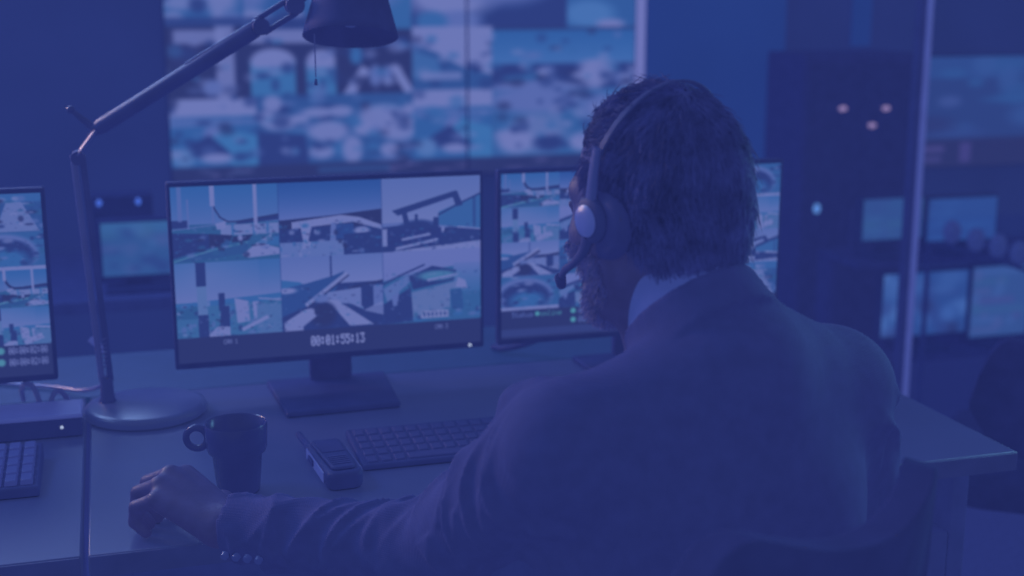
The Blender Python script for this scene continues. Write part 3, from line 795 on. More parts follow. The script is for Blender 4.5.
MB().cyl(E1 + Vector((0, -.013, -.004)), E1 + Vector((0, .013, -.004)), .010).build('elbow_joint', M['dark_metal'], t)
E2 = Vector((-.0155, 2.07, 1.158))
for s in (-1, 1):
    o = Vector((0, .009 * s, 0))
    MB().tube([E1 + o, E2 + o], .0052, 10, flat=(1, .5)).build('elbow_bracket', M['metal'], t)
E3 = Vector((.2195, 1.99, 1.3065))
AX = (E3 - E2).normalized()
MB().tube([E2 - AX * .004, E2 + AX * .012, E3 - AX * .012, E3], [.0085, .0118, .0118, .010], 14).build('upper_arm', M['dark_metal'], t)
MB().tube([E2 + Vector((0, -.004, .014)) + AX * .16, E3 + Vector((0, -.003, .013)) - AX * .01], .0014, 8).build('tension_rod', M['metal'], t)
MB().tube([E2, E2 + Vector((-.03, .004, .027))], [.0065, .0035], 12).build('balance_lever', M['dark_metal'], t)
MB().ball(E2 + Vector((-.033, .0045, .030)), .006).build('lever_knob', M['dark_metal'], t)
MB().cyl(E3 + Vector((0, -.016, 0)), E3 + Vector((0, .016, 0)), .012).build('shade_joint', M['dark_metal'], t)
SH = Vector((.343, 1.955, 1.291)); tiltM = Matrix.Rotation(math.radians(-15), 3, 'X') @ Matrix.Rotation(math.radians(4), 3, 'Y')
prof = [(.0675, 0), (.0685, .001), (.066, .012), (.054, .056), (.044, .090), (.034, .104), (.020, .112), (.019, .150), (.012, .158), (.0005, .159)]
prof_in = [(.0005, .108), (.032, .100), (.042, .087), (.052, .055), (.064, .012), (.0665, 0)]
MB().lathe(prof_in + prof, SH, 56, tiltM, closed=False).build('shade', M['plastic_soft'], t, angle=60)
top = SH + tiltM @ Vector((0, 0, .13))
for s in (-1, 1):
    o = Vector((-.006 * s, 0, .009 * s))
    MB().tube([E3 + o, E3 + AX * .055 + o], .0042, 10).build('shade_arm', M['dark_metal'], t)
K1 = E3 + AX * .058
MB().cyl(K1 + Vector((0, -.018, 0)), K1 + Vector((0, .014, 0)), .013, n=20).build('shade_joint', M['dark_metal'], t)
MB().tube([K1, K1 + (top - K1) * .9], .0075, 12).build('shade_stem', M['dark_metal'], t)
MB().ball(SH + tiltM @ Vector((0, 0, .045)), (.024, .024, .03)).build('bulb', M['frost'], t)
s0 = SH + Vector((-.056, -.030, .006))
MB().tube([s0, s0 + Vector((0.0, 0, -.060))], .0009, 6).build('pull_cord', M['metal'], t)
MB().cyl(s0 + Vector((0, 0, -.062)), s0 + Vector((0, 0, -.071)), .0016, .0026, 10).build('cord_bead', M['dark_metal'], t)
# its lead, looping up beside the stem to a small plug
crd = MB().tube(spline([(-.020, 2.10, DZ + .085), (-.018, 2.085, DZ + .062), (-.028, 2.10, DZ + .035), (-.06, 2.15, DZ + .012), (-.11, 2.21, DZ + .005), (-.2, 2.27, DZ + .003)], 8), .0032, 8).build('power_lead', M['metal'], t)
MB().cyl((-.020, 2.102, DZ + .083), (-.045, 2.11, DZ + .105), .006, .0045, 12).build('plug', M['silver'], t)

# ------------------------------------------------------------------ dock box under the left monitor, loops of cable
t = thing('dock_box', (-.155, 1.98, DZ), 'flat silver-topped dock box with a small light, under the left monitor', 'dock box')
MB().box(-.243, -.060, 1.956, 2.030, DZ, DZ + .028).build('body', M['plastic'], t, bevel=.003)
MB().box(-.243, -.059, 1.954, 2.031, DZ + .028, DZ + .034).build('lid', M['silver'], t, bevel=.002)
MB().ball((-.088, 1.955, DZ + .016), (.0024, .0014, .0024)).build('status_light', M['led_white'], t)
for (k, pts, lab) in ((0, [(-.150, 2.150, .735), (-.148, 2.10, .765), (-.140, 2.07, .782), (-.128, 2.055, .780), (-.120, 2.048, .755), (-.118, 2.046, .735)], 'bright loop of cable behind the dock box, nearest the left photo edge'),
                      (1, [(-.108, 2.046, .735), (-.104, 2.05, .760), (-.096, 2.055, .772), (-.086, 2.06, .764), (-.078, 2.07, .740), (-.085, 2.145, .735)], 'loop of cable behind the dock box, beside the lamp base')):
    tag(MB().tube(spline(pts, 8), .004, 10).build('cable', M['metal'], None, loc=pts[0]), lab, 'cable', 'cables behind the dock box')
tag(MB().tube(spline([(.638, 2.25, .734), (.65, 2.22, .738), (.68, 2.19, .752), (.70, 2.155, .775), (.72, 2.135, .82)], 8), .006, 10).build('cable', M['plastic'], None, loc=(.638, 2.25, .734)), 'dark cable rising behind the right monitor beside the man', 'cable')

# ------------------------------------------------------------------ office chairs
def office_chair(cx, cy, rz, label, back_z0, back_z1, hw, yb, group=None):
    t = thing('office_chair', (cx, cy, 0), label, 'chair', group)
    R = Matrix.Translation(Vector((cx, cy, 0))) @ Matrix.Rotation(rz, 4, 'Z')
    b = MB(); poly = []
    for (px, py, a0) in ((.17, -.16, -90), (.17, .16, 0), (-.17, .16, 90), (-.17, -.16, 180)):
        for k in range(7):
            a = math.radians(a0 + 15 * k); poly.append((px + .07 * math.cos(a), py + .07 * math.sin(a)))
    b.prism(poly, .40, .47, R); b.build('seat', M['chair'], t, bevel=.02, segs=3)
    # curved backrest shell
    nu, nv = 28, 22; V = []; F = []
    for side in (0, 1):
        for j in range(nv + 1):
            tv = j / nv
            for i in range(nu + 1):
                tu = -1 + 2 * i / nu
                # rounded upper corners
                top = back_z1 + .012 - .17 * (max(0, abs(tu) - .55) / .45) ** 3 - .06 * (1 - abs(tu) ** 2)
                z = back_z0 + (top - back_z0) * tv
                w = hw * (.72 + .28 * min(1, tv * 1.15) ** .8)
                x = tu * w
                y = yb + .07 * tu * tu - .05 * tv + (.035 if side == 0 else 0)
                V.append(tuple(R @ Vector((x, y, z))))
    n = (nu + 1) * (nv + 1)
    for side in (0, 1):
        for j in range(nv):
            for i in range(nu):
                a = side * n + j * (nu + 1) + i
                q = (a, a + 1, a + nu + 2, a + nu + 1)
                F.append(q[::-1] if side == 0 else q)
    rim = [j * (nu + 1) for j in range(nv + 1)], [j * (nu + 1) + nu for j in range(nv + 1)], list(range(nu + 1)), [nv * (nu + 1) + i for i in range(nu + 1)]
    for e, fl in zip(rim, (0, 1, 1, 0)):
        for a, b2 in zip(e[:-1], e[1:]):
            q = (a, b2, b2 + n, a + n); F.append(q if fl else q[::-1])
    link_mesh('backrest', V, F, M['chair'], t, bevel=.010, segs=3, angle=50)
    MB().tube([R @ Vector(p) for p in ((0, yb + .06, back_z0 + .15), (0, yb - .01, .42), (0, -.05, .385))], .022, 12, flat=(1, .5)).build('back_support', M['plastic'], t)
    MB().cyl((cx, cy, .10), (cx, cy, .40), .026).build('column', M['dark_metal'], t)
    for k in range(5):
        a = rz + 2 * PI * k / 5 + .3; e = Vector((math.cos(a), math.sin(a), 0))
        MB().tube([Vector((cx, cy, .115)) + e * .02, Vector((cx, cy, .075)) + e * .27], [.024, .014], 10).build('leg', M['plastic'], t)
        MB().cyl(Vector((cx, cy, .028)) + e * .27 + Vector((-e.y, e.x, 0)) * .018, Vector((cx, cy, .028)) + e * .27 - Vector((-e.y, e.x, 0)) * .018, .028, n=18).build('caster', M['plastic'], t)
    return t
office_chair(.452, 1.115, math.radians(24), 'dark office chair the man in the suit sits on', .50, .985, .178, -.225, 'dark office chairs')
office_chair(1.80, 2.12, math.radians(-35), 'low dark chair at the right photo edge, past the desk corner', .50, .765, .21, -.23, 'dark office chairs')
# ------------------------------------------------------------------ distance-field modelling for the man
class Vol:
    def __init__(s, lo, hi, h):
        s.lo = np.array(lo, float); s.h = h
        s.n = np.ceil((np.array(hi) - s.lo) / h).astype(int) + 1
        s.a = np.full(tuple(s.n), 1.0, np.float32)
    def sub(s, lo, hi):
        i0 = np.maximum(np.floor((np.array(lo) - s.lo) / s.h).astype(int), 0)
        i1 = np.minimum(np.ceil((np.array(hi) - s.lo) / s.h).astype(int) + 1, s.n)
        sl = tuple(slice(a, b) for a, b in zip(i0, i1))
        ax = [(s.lo[k] + np.arange(i0[k], i1[k]) * s.h).astype(np.float32) for k in range(3)]
        return sl, ax[0][:, None, None], ax[1][None, :, None], ax[2][None, None, :]
    def apply(s, fn, lo, hi, k=0.0, op='u'):
        lo = np.array(lo, float); hi = np.array(hi, float); m = max(k, 0) + 3 * s.h
        sl, X, Y, Z = s.sub(lo - m, hi + m)
        if any(q.stop <= q.start for q in sl): return
        d = fn(X, Y, Z).astype(np.float32); a = s.a[sl]
        if op == 'u':
            if k > 0:
                h = np.clip(.5 + .5 * (a - d) / k, 0, 1); s.a[sl] = a * (1 - h) + d * h - k * h * (1 - h)
            else: s.a[sl] = np.minimum(a, d)
        elif op == 's':
            if k > 0:
                h = np.clip(.5 - .5 * (a + d) / k, 0, 1); s.a[sl] = a * (1 - h) - d * h + k * h * (1 - h)
            else: s.a[sl] = np.maximum(a, -d)
        elif op == 'i': s.a[sl] = np.maximum(a, d)
        elif op == 'add': s.a[sl] = a + d
    def cone(s, a, b, ra, rb, k=0.0, op='u'):
        a = np.array(a, float); b = np.array(b, float); ba = b - a; L2 = float(ba @ ba)
        def fn(X, Y, Z):
            px, py, pz = X - a[0], Y - a[1], Z - a[2]
            t = np.clip((px * ba[0] + py * ba[1] + pz * ba[2]) / L2, 0, 1)
            return np.sqrt((px - t * ba[0]) ** 2 + (py - t * ba[1]) ** 2 + (pz - t * ba[2]) ** 2) - (ra + t * (rb - ra))
        r = max(ra, rb); s.apply(fn, np.minimum(a, b) - r, np.maximum(a, b) + r, k, op)
    def chain(s, pts, rs, k=0.0):
        for i in range(len(pts) - 1): s.cone(pts[i], pts[i + 1], rs[i], rs[i + 1], k)
    def ell(s, c, r, R=None, k=0.0, op='u'):
        c = np.array(c, float); r = np.array(r, float); Rm = np.eye(3) if R is None else np.array(R)
        def fn(X, Y, Z):
            x, y, z = X - c[0], Y - c[1], Z - c[2]
            q = [Rm[0][j] * x + Rm[1][j] * y + Rm[2][j] * z for j in range(3)]
            k0 = np.sqrt(sum((q[j] / r[j]) ** 2 for j in range(3))); k1 = np.sqrt(sum((q[j] / r[j] ** 2) ** 2 for j in range(3)))
            return k0 * (k0 - 1) / np.maximum(k1, 1e-6)
        m = max(r); s.apply(fn, c - m, c + m, k, op)
    def mesh(s):
        g = openvdb.FloatGrid(1.0); g.copyFromArray(s.a)
        p, q = g.convertToQuads(0.0)
        p = p.astype(float) * s.h + s.lo
        a, b, c, d = (p[q[:, i]] for i in range(4))
        vol = np.einsum('ij,ij->i', a, np.cross(b, c)).sum() + np.einsum('ij,ij->i', a, np.cross(c, d)).sum()
        if vol < 0: q = q[:, ::-1]
        return p, q

def np_mesh(name, p, q, mat, parent, extra=None):
    if extra is not None and len(extra[0]):
        p2, q2 = extra; q = np.concatenate([q, q2 + len(p)]); p = np.concatenate([p, p2])
    off = origin(parent); p = p - np.array(off)[None]
    me = bpy.data.meshes.new(name)
    me.vertices.add(len(p)); me.vertices.foreach_set('co', p.ravel())
    me.loops.add(q.size); me.loops.foreach_set('vertex_index', np.ascontiguousarray(q).ravel().astype(np.int32))
    me.polygons.add(len(q)); me.polygons.foreach_set('loop_start', np.arange(0, q.size, 4, dtype=np.int32))
    me.polygons.foreach_set('loop_total', np.full(len(q), 4, dtype=np.int32))
    me.update(); me.validate(); me.shade_smooth(); me.materials.append(mat)
    o = bpy.data.objects.new(name, me); COL.objects.link(o); o.parent = parent
    return o

def Rz(a): a = math.radians(a); return np.array([[math.cos(a), -math.sin(a), 0], [math.sin(a), math.cos(a), 0], [0, 0, 1]])
def Rx(a): a = math.radians(a); return np.array([[1, 0, 0], [0, math.cos(a), -math.sin(a)], [0, math.sin(a), math.cos(a)]])
def Ry(a): a = math.radians(a); return np.array([[math.cos(a), 0, math.sin(a)], [0, 1, 0], [-math.sin(a), 0, math.cos(a)]])

HC = np.array((.527, 1.256, 1.144)); HR = Rz(18) @ Rx(-4) @ Ry(-3)
def hp(x, y, z): return HC + HR @ np.array((x, y, z))
TC = np.array((.560, 1.190, .945)); TR = Rz(15)
def tp(x, y, z): return TC + TR @ np.array((x, y, z))
person = thing('person', (.56, 1.17, 0), 'man in a dark suit seated with his back turned, left hand resting on the desk', 'person')

LS, RS = tp(-.172, 0, -.01), tp(.172, 0, -.005)
LE, LW = np.array((.318, 1.362, .752)), np.array((.105, 1.500, .753))
RE, RW = np.array((.790, 1.272, .70)), np.array((.70, 1.525, .772))
CN = np.array((.543, 1.220, 1.060))                     # collar centre
fw = np.array((-math.sin(math.radians(20)), math.cos(math.radians(20)), 0))
NN = fw * math.sin(math.radians(42)) + np.array((0, 0, math.cos(math.radians(42))))

def head(v):
    v.ell(hp(0, -.010, .030), (.073, .094, .088), HR)
    v.ell(hp(0, -.032, .006), (.067, .066, .074), HR, .02)
    v.ell(hp(0, .036, -.036), (.058, .058, .080), HR, .03)
    v.ell(hp(0, .072, -.098), (.026, .022, .020), HR, .025)
    for s in (-1, 1):
        v.chain([hp(.060 * s, .0, -.045), hp(.052 * s, .012, -.085), hp(.018 * s, .070, -.104)], [.018, .018, .018], .025)
        v.cone(hp(.045 * s, .064, .020), hp(.012 * s, .084, .020), .010, .010, .020)
        v.ell(hp(.043 * s, .054, -.026), (.019, .021, .017), HR, .025)
        v.ell(hp(.033 * s, .094, -.002), (.016, .012, .011), HR, .012, 's')
        v.ell(hp(.032 * s, .079, -.002), (.0125, .0115, .0115), HR, .002)
        v.cone(hp(.043 * s, .0845, .004), hp(.020 * s, .088, .005), .0035, .0035, .004)
        v.ell(hp(.011 * s, .100, -.037), (.009, .010, .007), HR, .006)
        # ear
        eR = HR @ Rz(-22 * s) @ Rx(-12)
        v.ell(hp(.080 * s, -.010, -.004), (.008, .017, .029), eR, .008)
        v.ell(hp(.088 * s, -.006, -.002), (.006, .010, .019), eR, .005, 's')
        v.ell(hp(.082 * s, -.004, -.028), (.007, .009, .010), eR, .006)
        # nape and neck muscles
        v.cone(hp(.022 * s, -.054, -.04), CN + (tp(.022 * s, -.02, 0) - TC) - np.array((0, 0, .06)), .020, .018, .03)
        v.cone(hp(.052 * s, -.012, -.06), CN + (tp(.024 * s, .02, 0) - TC) - np.array((0, 0, .06)), .018, .018, .02)
    v.cone(hp(0, .088, .014), hp(0, .110, -.032), .008, .0115, .012)
    v.ell(hp(0, .088, -.064), (.024, .008, .0055), HR, .004)
    v.ell(hp(0, .086, -.074), (.020, .009, .0065), HR, .004)
    v.cone(hp(0, -.022, -.05), CN - np.array((0, 0, .09)), .0470, .044, .03)

def hand(v, W, d, sdir, drop=1.0):
    W = np.array(W); d = np.array(d) / np.linalg.norm(d); sdir = np.array(sdir) / np.linalg.norm(sdir)
    def q(a, b, z): return W + d * a + sdir * b + np.array((0, 0, z))
    K = [(.090, .030, .036), (.094, .008, .042), (.089, -.014, .037), (.078, -.033, .027)]
    for (a, b, z), r in zip(K, (.0125, .0125, .0120, .0110)):
        v.cone(q(.004, b * .55, .0), q(a, b, z), .017, r, .012)
    PIP = [(.126, .031, .021), (.131, .008, .025), (.124, -.015, .021), (.106, -.037, .014)]
    DIP = [(.132, .029, -.001), (.135, .007, .0), (.127, -.016, -.001), (.108, -.038, -.004)]
    TIP = [(.116, .026, -.014), (.117, .006, -.0145), (.110, -.015, -.0145), (.094, -.036, -.0145)]
    for i in range(4):
        r = (.0100, .0102, .0098, .0088)[i]
        v.chain([q(*K[i]), q(*PIP[i]), q(*DIP[i]), q(*TIP[i])], [r * 1.08, r, r * .92, r * .82], .0025)
    v.chain([q(.015, .022, .002), q(.052, .050, .002), q(.082, .050, -.006), q(.106, .042, -.013)], [.016, .0135, .0115, .0092], .006)

def body_vol():
    v = Vol((-.03, .98, .44), (.95, 1.74, 1.30), .0026)
    v.ell(tp(0, .0, -.09), (.165, .100, .15), TR)
    v.ell(tp(0, .0, -.26), (.145, .100, .20), TR, .05)
    v.ell(np.array((.565, 1.16, .54)), (.165, .125, .11), TR, .05)
    v.cone(tp(-.15, 0, -.005), tp(.15, 0, -.005), .052, .052, .04)
    for S, E, W in ((LS, LE, LW), (RS, RE, RW)):
        v.chain([S, E, W], [.050, .036, .025], .02)
    head(v)
    fl = (LW - LE); hand(v, LW, (-.68, .733, 0), (.733, .68, 0))
    hand(v, RW, (-.2, .98, 0), (-.98, -.2, 0))
    return v
bv = body_vol()
p, q = bv.mesh(); body = np_mesh('body', p, q, M['skin'], person)
body_p = p

# ---- suit jacket
def ridge(a, b, freq, amp, seed, rmax, skew=.6):
    """folds running round a limb between a and b"""
    a = np.array(a); b = np.array(b); ba = b - a; L = np.linalg.norm(ba); e = ba / L
    u = np.cross(e, (0, 0, 1)); u /= np.linalg.norm(u); w = np.cross(e, u)
    def fn(X, Y, Z):
        px, py, pz = X - a[0], Y - a[1], Z - a[2]
        t = px * e[0] + py * e[1] + pz * e[2]
        pu = px * u[0] + py * u[1] + pz * u[2]; pw = px * w[0] + py * w[1] + pz * w[2]
        r = np.sqrt(pu ** 2 + pw ** 2)
        th = np.arctan2(pw, pu)
        ph = t * freq + skew * np.sin(th + seed) * 2.2 + 1.1 * np.sin(t * freq * .43 + seed * 2 + th * 2)
        win = np.clip(t / .04 + .3, 0, 1) * np.clip((L - t) / .04 + .3, 0, 1) * np.clip((rmax - r) / .02, 0, 1)
        s = np.sin(ph)
        s2 = np.sin(ph * .77 + th * 1.4 + 2.1 * seed)
        return -amp * win * ((1 - np.abs(s)) ** 2 * .9 + (1 - np.abs(s2)) ** 2 * .6 - .35)
    return fn, np.minimum(a, b) - rmax, np.maximum(a, b) + rmax
jv = Vol((-.0, .94, .44), (.99, 1.66, 1.13), .0034)
jv.ell(tp(0, -.005, -.095), (.192, .128, .160), TR)
jv.ell(tp(0, -.01, -.26), (.178, .128, .21), TR, .05)
jv.ell(np.array((.562, 1.155, .555)), (.200, .145, .12), TR, .05)
NB = CN - NN * .085
for S, s in ((LS, -1), (RS, 1)):
    jv.cone(NB + TR @ np.array((.03 * s, -.01, .0)), S + TR @ np.array((-.015 * s, 0, .0)), .050, .058, .05)
jv.cone(CN - NN * .055 + TR @ np.array((.040, .0, .0)), RS + TR @ np.array((-.03, 0, .004)), .046, .054, .04)
for S, E, W, s in ((LS, LE, LW, -1), (RS, RE, RW, 1)):
    e = (W - E) / np.linalg.norm(W - E)
    C = W - e * .004
    jv.chain([S + TR @ np.array((.004 * s, 0, .0)), E, C], [.062, .051, .0375], .035)
    jv.apply(lambda X, Y, Z, e=e, C=C: (X - C[0]) * e[0] + (Y - C[1]) * e[1] + (Z - C[2]) * e[2], C - .07, C + .07, 0, 'i')
for f in (ridge(LE + (LS - LE) * -.1, LW, 62, .0085, 1.0, .085, 1.0), ridge(LS, LE, 48, .0075, 2.2, .10, .9), ridge(RS, RE, 40, .0070, .4, .11, 1.1), ridge(RE, RW, 55, .005, 3.1, .09)):
    jv.apply(*f, 0, 'add')
# raised folds at the left shoulder and elbow, pulled by the reaching arm
def sp(a, t, b): return np.array(a) * (1 - t) + np.array(b) * t
jv.chain([LS + np.array((-.010, .045, .045)), LS + np.array((-.022, .062, .026)), LS + np.array((-.022, .055, -.020))], [.014, .019, .012], .02)
jv.chain([LS + np.array((-.010, .105, -.020)), LS + np.array((-.028, .115, -.050)), LS + np.array((-.02, .105, -.10))], [.012, .016, .010], .02)
jv.chain([LE + np.array((-.005, -.015, .045)), LE + np.array((-.045, .01, .040)), LE + np.array((-.055, -.02, 0))], [.006, .010, .006], .018)
# broad soft drapes on the back
def drape(X, Y, Z):
    x = (X - TC[0]) * TR[0, 0] + (Y - TC[1]) * TR[1, 0]; z = Z - TC[2]
    return -.005 * np.sin(x * 38 + 5 * z + 1.2 * np.sin(z * 14)) * np.clip((-.02 - z) / .08, 0, 1)
jv.apply(drape, (.3, .98, .45), (.85, 1.22, .98), 0, 'add')
# collar, standing round the neck and dropping to the front
def band(C, N, R, t, z0, z1, ex=1.0):
    C = np.array(C)
    u = np.cross(fw, N); u /= np.linalg.norm(u); w = np.cross(N, u)
    def fn(X, Y, Z):
        x, y, z = X - C[0], Y - C[1], Z - C[2]
        h = x * N[0] + y * N[1] + z * N[2]
        a = x * u[0] + y * u[1] + z * u[2]; b = (x * w[0] + y * w[1] + z * w[2]) / ex
        r = np.sqrt(a * a + b * b)
        rr = R + .10 * np.maximum(z0 - h, 0) + .12 * (z1 - h)
        return np.maximum(np.abs(r - rr) - t, np.maximum(h - z1, z0 - h)) 
    m = R * 1.6 + .03
    return fn, C - m, C + m
jv.cone(CN - NN * .095, CN - NN * .062, .076, .064, .035)
jv.apply(*band(CN, NN, .0645, .0042, -.055, -.014, 1.12), .008)
# neck opening
def bore(X, Y, Z):
    x, y, z = X - CN[0], Y - CN[1], Z - CN[2]
    h = x * NN[0] + y * NN[1] + z * NN[2]
    u = np.cross(fw, NN); u /= np.linalg.norm(u); w = np.cross(NN, u)
    a = x * u[0] + y * u[1] + z * u[2]; b = (x * w[0] + y * w[1] + z * w[2]) / 1.12
    return np.maximum(np.sqrt(a * a + b * b) - .0608, np.maximum(-.030 - h, h - .2))
jv.apply(bore, CN - .2, CN + .2, .003, 's')
p, q = jv.mesh(); np_mesh('suit_jacket', p, q, M['suit'], person)

# ---- shirt collar
sv = Vol(CN - .13, CN + .13, .0018)
sv.apply(*band(CN, NN, .0580, .0022, -.05, .018, 1.12))
p, q = sv.mesh(); sh = np_mesh('shirt_collar', p, q, M['shirt'], person); sh['label'] = 'pale shirt collar'

# ---- trousers and shoes (under the desk)
tv = Vol((.25, .98, .02), (.90, 1.98, .66), .007)
tv.ell((.562, 1.155, .54), (.185, .135, .10), TR)
for s in (-1, 1):
    hip = np.array((.562, 1.18, .55)) + TR @ np.array((.095 * s, 0, 0)); kn = np.array((.545 + .12 * s, 1.60, .53)); an = np.array((.545 + .12 * s, 1.62, .10))
    tv.chain([hip, kn, an], [.090, .066, .050], .03)
p, q = tv.mesh(); np_mesh('trousers', p, q, M['trouser'], person)
for s in (-1, 1):
    zv = Vol((.545 + .12 * s - .08, 1.52, -.01), (.545 + .12 * s + .08, 1.88, .16), .005)
    zv.chain([np.array((.545 + .12 * s, 1.61, .06)), np.array((.545 + .12 * s, 1.72, .045)), np.array((.545 + .12 * s, 1.81, .035))], [.045, .042, .034], .02)
    zv.apply(lambda X, Y, Z: 0.003 - Z + 0 * X + 0 * Y, (.2, 1.4, -.05), (.9, 2, .2), 0, 'i')
    p, q = zv.mesh(); np_mesh('shoe', p, q, M['plastic_soft'], person)

# ---- cuff buttons on the left sleeve
e = (LW - LE) / np.linalg.norm(LW - LE)
side = np.cross(e, (0, 0, 1)); side /= np.linalg.norm(side)
if side[1] > 0: side = -side
for k in range(4):
    n = side * .92 + np.array((0, 0, -.38)); n /= np.linalg.norm(n)
    c = LW - e * (.018 + .014 * k) + n * .0455
    MB().cyl(c - n * .003, c + n * .0022, .0050, .0042, 14).build('button', M['band_edge'], person)

# ---- hair: a cap grown with strands
SKC = np.array((0, -.011, .031)); SKR = np.array((.0750, .0955, .0895))
def hair_line(x, y, z):
    """True where hair grows (head frame)"""
    ax = np.abs(x)
    front = np.where(z > .085, .054 - .6 * np.maximum(ax - .02, 0), np.where(z > .035, .052 - (.085 - z) * .62 - ax * .15, .012))
    low = np.where(y > .0, -.022, np.where(y > -.03, .026, -.064 + .050 * np.clip((y + .078) / .048, 0, 1)))
    return (y < front) & (z > low)
# base cap
hv = Vol(HC - .16, HC + .16, .0030)
hv.ell(HC + HR @ SKC, SKR + .003, HR); hv.ell(hp(0, -.034, .004), (.0695, .068, .074), HR, .02)
hv.cone(hp(0, -.052, -.02), hp(0, -.046, -.062), .046, .042, .02)
def capmask(X, Y, Z):
    x, y, z = X - HC[0], Y - HC[1], Z - HC[2]
    a, b, c = (HR[0][j] * x + HR[1][j] * y + HR[2][j] * z for j in range(3))
    m = hair_line(a, b, c)
    return np.where(m, -.05, .02)
hv.apply(capmask, HC - .2, HC + .2, 0, 'i')
p, q = hv.mesh()
def grow(roots, n, rng, L0, L1, width):
    """tapered three-sided strands combed from the crown over the cap"""
    idx = rng.choice(len(roots), size=min(n, len(roots)), replace=False); VV = []; QQ = []
    crown = np.array((0.0, -.050, .112)); K = 5
    def normal(r):
        v = np.array((r[0] / SKR[0] ** 2, (r[1] + .011) / SKR[1] ** 2, max(r[2] - .031, -.012) / SKR[2] ** 2)); return v / np.linalg.norm(v)
    for c_, i in enumerate(idx):
        r = roots[i]; pt = r.copy(); nr = normal(r)
        f = r - crown; dist = np.linalg.norm(f)
        f = f / (dist + 1e-6)
        if r[1] > -.01 and r[2] > .06: f = np.array((.35 * np.sign(r[0] + .012), -.8, .1))          # the top is combed back
        if r[2] < .03: f = f * .3 + np.array((0, -.25, -1.0))
        f = f + rng.normal(size=3) * (.16 if r[2] < .08 else .24)
        L = rng.uniform(L0, L1); rise = rng.uniform(.0, .22) + (.35 if rng.random() < .06 else 0)
        pts = [pt - nr * .002]
        for k in range(K):
            n_ = normal(pt); t = f - n_ * (f @ n_); t /= np.linalg.norm(t) + 1e-9
            t = t + n_ * rise * (1 - .5 * k / K); t /= np.linalg.norm(t)
            pt = pt + t * L / K; pts.append(pt.copy())
        a_ = np.cross(pts[-1] - pts[0], nr); a_ /= np.linalg.norm(a_) + 1e-9; b_ = nr
        w0 = width * rng.uniform(.6, 1.2)
        for k, pp in enumerate(pts):
            w = w0 * (1, 1, .95, .8, .55, .15)[k]
            VV += [pp + a_ * w, pp - a_ * w * .5 + b_ * w * .8, pp - a_ * w * .5 - b_ * w * .8]
        m = 3 * (K + 1) * c_
        for k in range(K):
            for j in range(3): QQ.append((m + k * 3 + j, m + k * 3 + (j + 1) % 3, m + k * 3 + 3 + (j + 1) % 3, m + k * 3 + 3 + j))
    return HC + np.array(VV) @ HR.T, np.array(QQ)
lp = (p - HC) @ HR
hm = hair_line(lp[:, 0], lp[:, 1], lp[:, 2]) & (((lp - SKC) / (SKR * .93)) ** 2).sum(1).__gt__(.80)
np_mesh('hair', p, q, M['hair'], person, grow(lp[hm], 12000, RNG, .014, .032, .0007))

# ---- beard: short bristles grown from the lower face
loc = (body_p - HC) @ HR
ax = np.abs(loc[:, 0])
bm_ = (loc[:, 2] < -.030 - .0 * ax) & (loc[:, 2] > -.128) & (loc[:, 1] > -.006 + (loc[:, 2] < -.06) * .0) & (loc[:, 1] > .9 * (-.085 - loc[:, 2])) & (ax < .085)
bm_ &= ~((np.abs(loc[:, 2] + .069) < .009) & (ax < .022)) & ~((loc[:, 2] > -.05) & (ax < .045))
roots = loc[bm_]
idx = RNG.choice(len(roots), size=min(4200, len(roots)), replace=False)
VV = []; QQ = []
for c_, i in enumerate(idx):
    r = roots[i]; n = r - np.array((0, .01, -.05)); n /= np.linalg.norm(n)
    dr = n * .55 + np.array((0, .12, -.75)) + RNG.normal(size=3) * .28; dr /= np.linalg.norm(dr)
    L = RNG.uniform(.006, .014); a_ = np.cross(dr, n + 1e-3); a_ /= np.linalg.norm(a_); b_ = np.cross(dr, a_)
    pts = [r, r + dr * L * .5 + n * .001, r + dr * L - n * .001]
    for k, pp in enumerate(pts):
        w = .00065 * (1, .8, .2)[k]
        VV += [pp + a_ * w, pp - a_ * w * .5 + b_ * w * .8, pp - a_ * w * .5 - b_ * w * .8]
    for k in range(2):
        for j in range(3): QQ.append((c_ * 9 + k * 3 + j, c_ * 9 + k * 3 + (j + 1) % 3, c_ * 9 + k * 3 + 3 + (j + 1) % 3, c_ * 9 + k * 3 + 3 + j))
Vb = HC + np.array(VV) @ HR.T
bd = np_mesh('beard', Vb, np.array(QQ), M['beard'], person); bd['label'] = 'short greying beard'

# ------------------------------------------------------------------ headset
hs_t = thing('headset', tuple(hp(0, 0, 0)), 'dark call headset with silver ear cap and microphone boom, worn by the man', 'headset')
def hw(x, y, z): return Vector(hp(x, y, z))
arc = []
for a in np.linspace(math.radians(-8), math.radians(188), 40):
    arc.append((.0880 * math.cos(a), -.008 - .036 * max(0, math.sin(a)) ** 1.5, .021 + .1045 * max(math.sin(a), -1)))
V = []; F = []
for i, c_ in enumerate(arc):
    c_ = np.array(c_); t_ = np.array(arc[min(i + 1, len(arc) - 1)]) - np.array(arc[max(i - 1, 0)]); t_ /= np.linalg.norm(t_)
    wdir = np.array((0, 1, 0)); nn = np.cross(t_, wdir)
    for a, b in ((-.0045, -.0013), (.0045, -.0013), (.0045, .0013), (-.0045, .0013)):
        V.append(tuple(hp(*(c_ + wdir * a + nn * b))))
for i in range(len(arc) - 1):
    for k in range(4):
        k2 = (k + 1) % 4; F.append((i * 4 + k, i * 4 + k2, i * 4 + 4 + k2, i * 4 + 4 + k))
F += [(3, 2, 1, 0), tuple(len(V) - 4 + k for k in range(4))]
link_mesh('headband', V, F, M['plastic'], hs_t, bevel=.001)
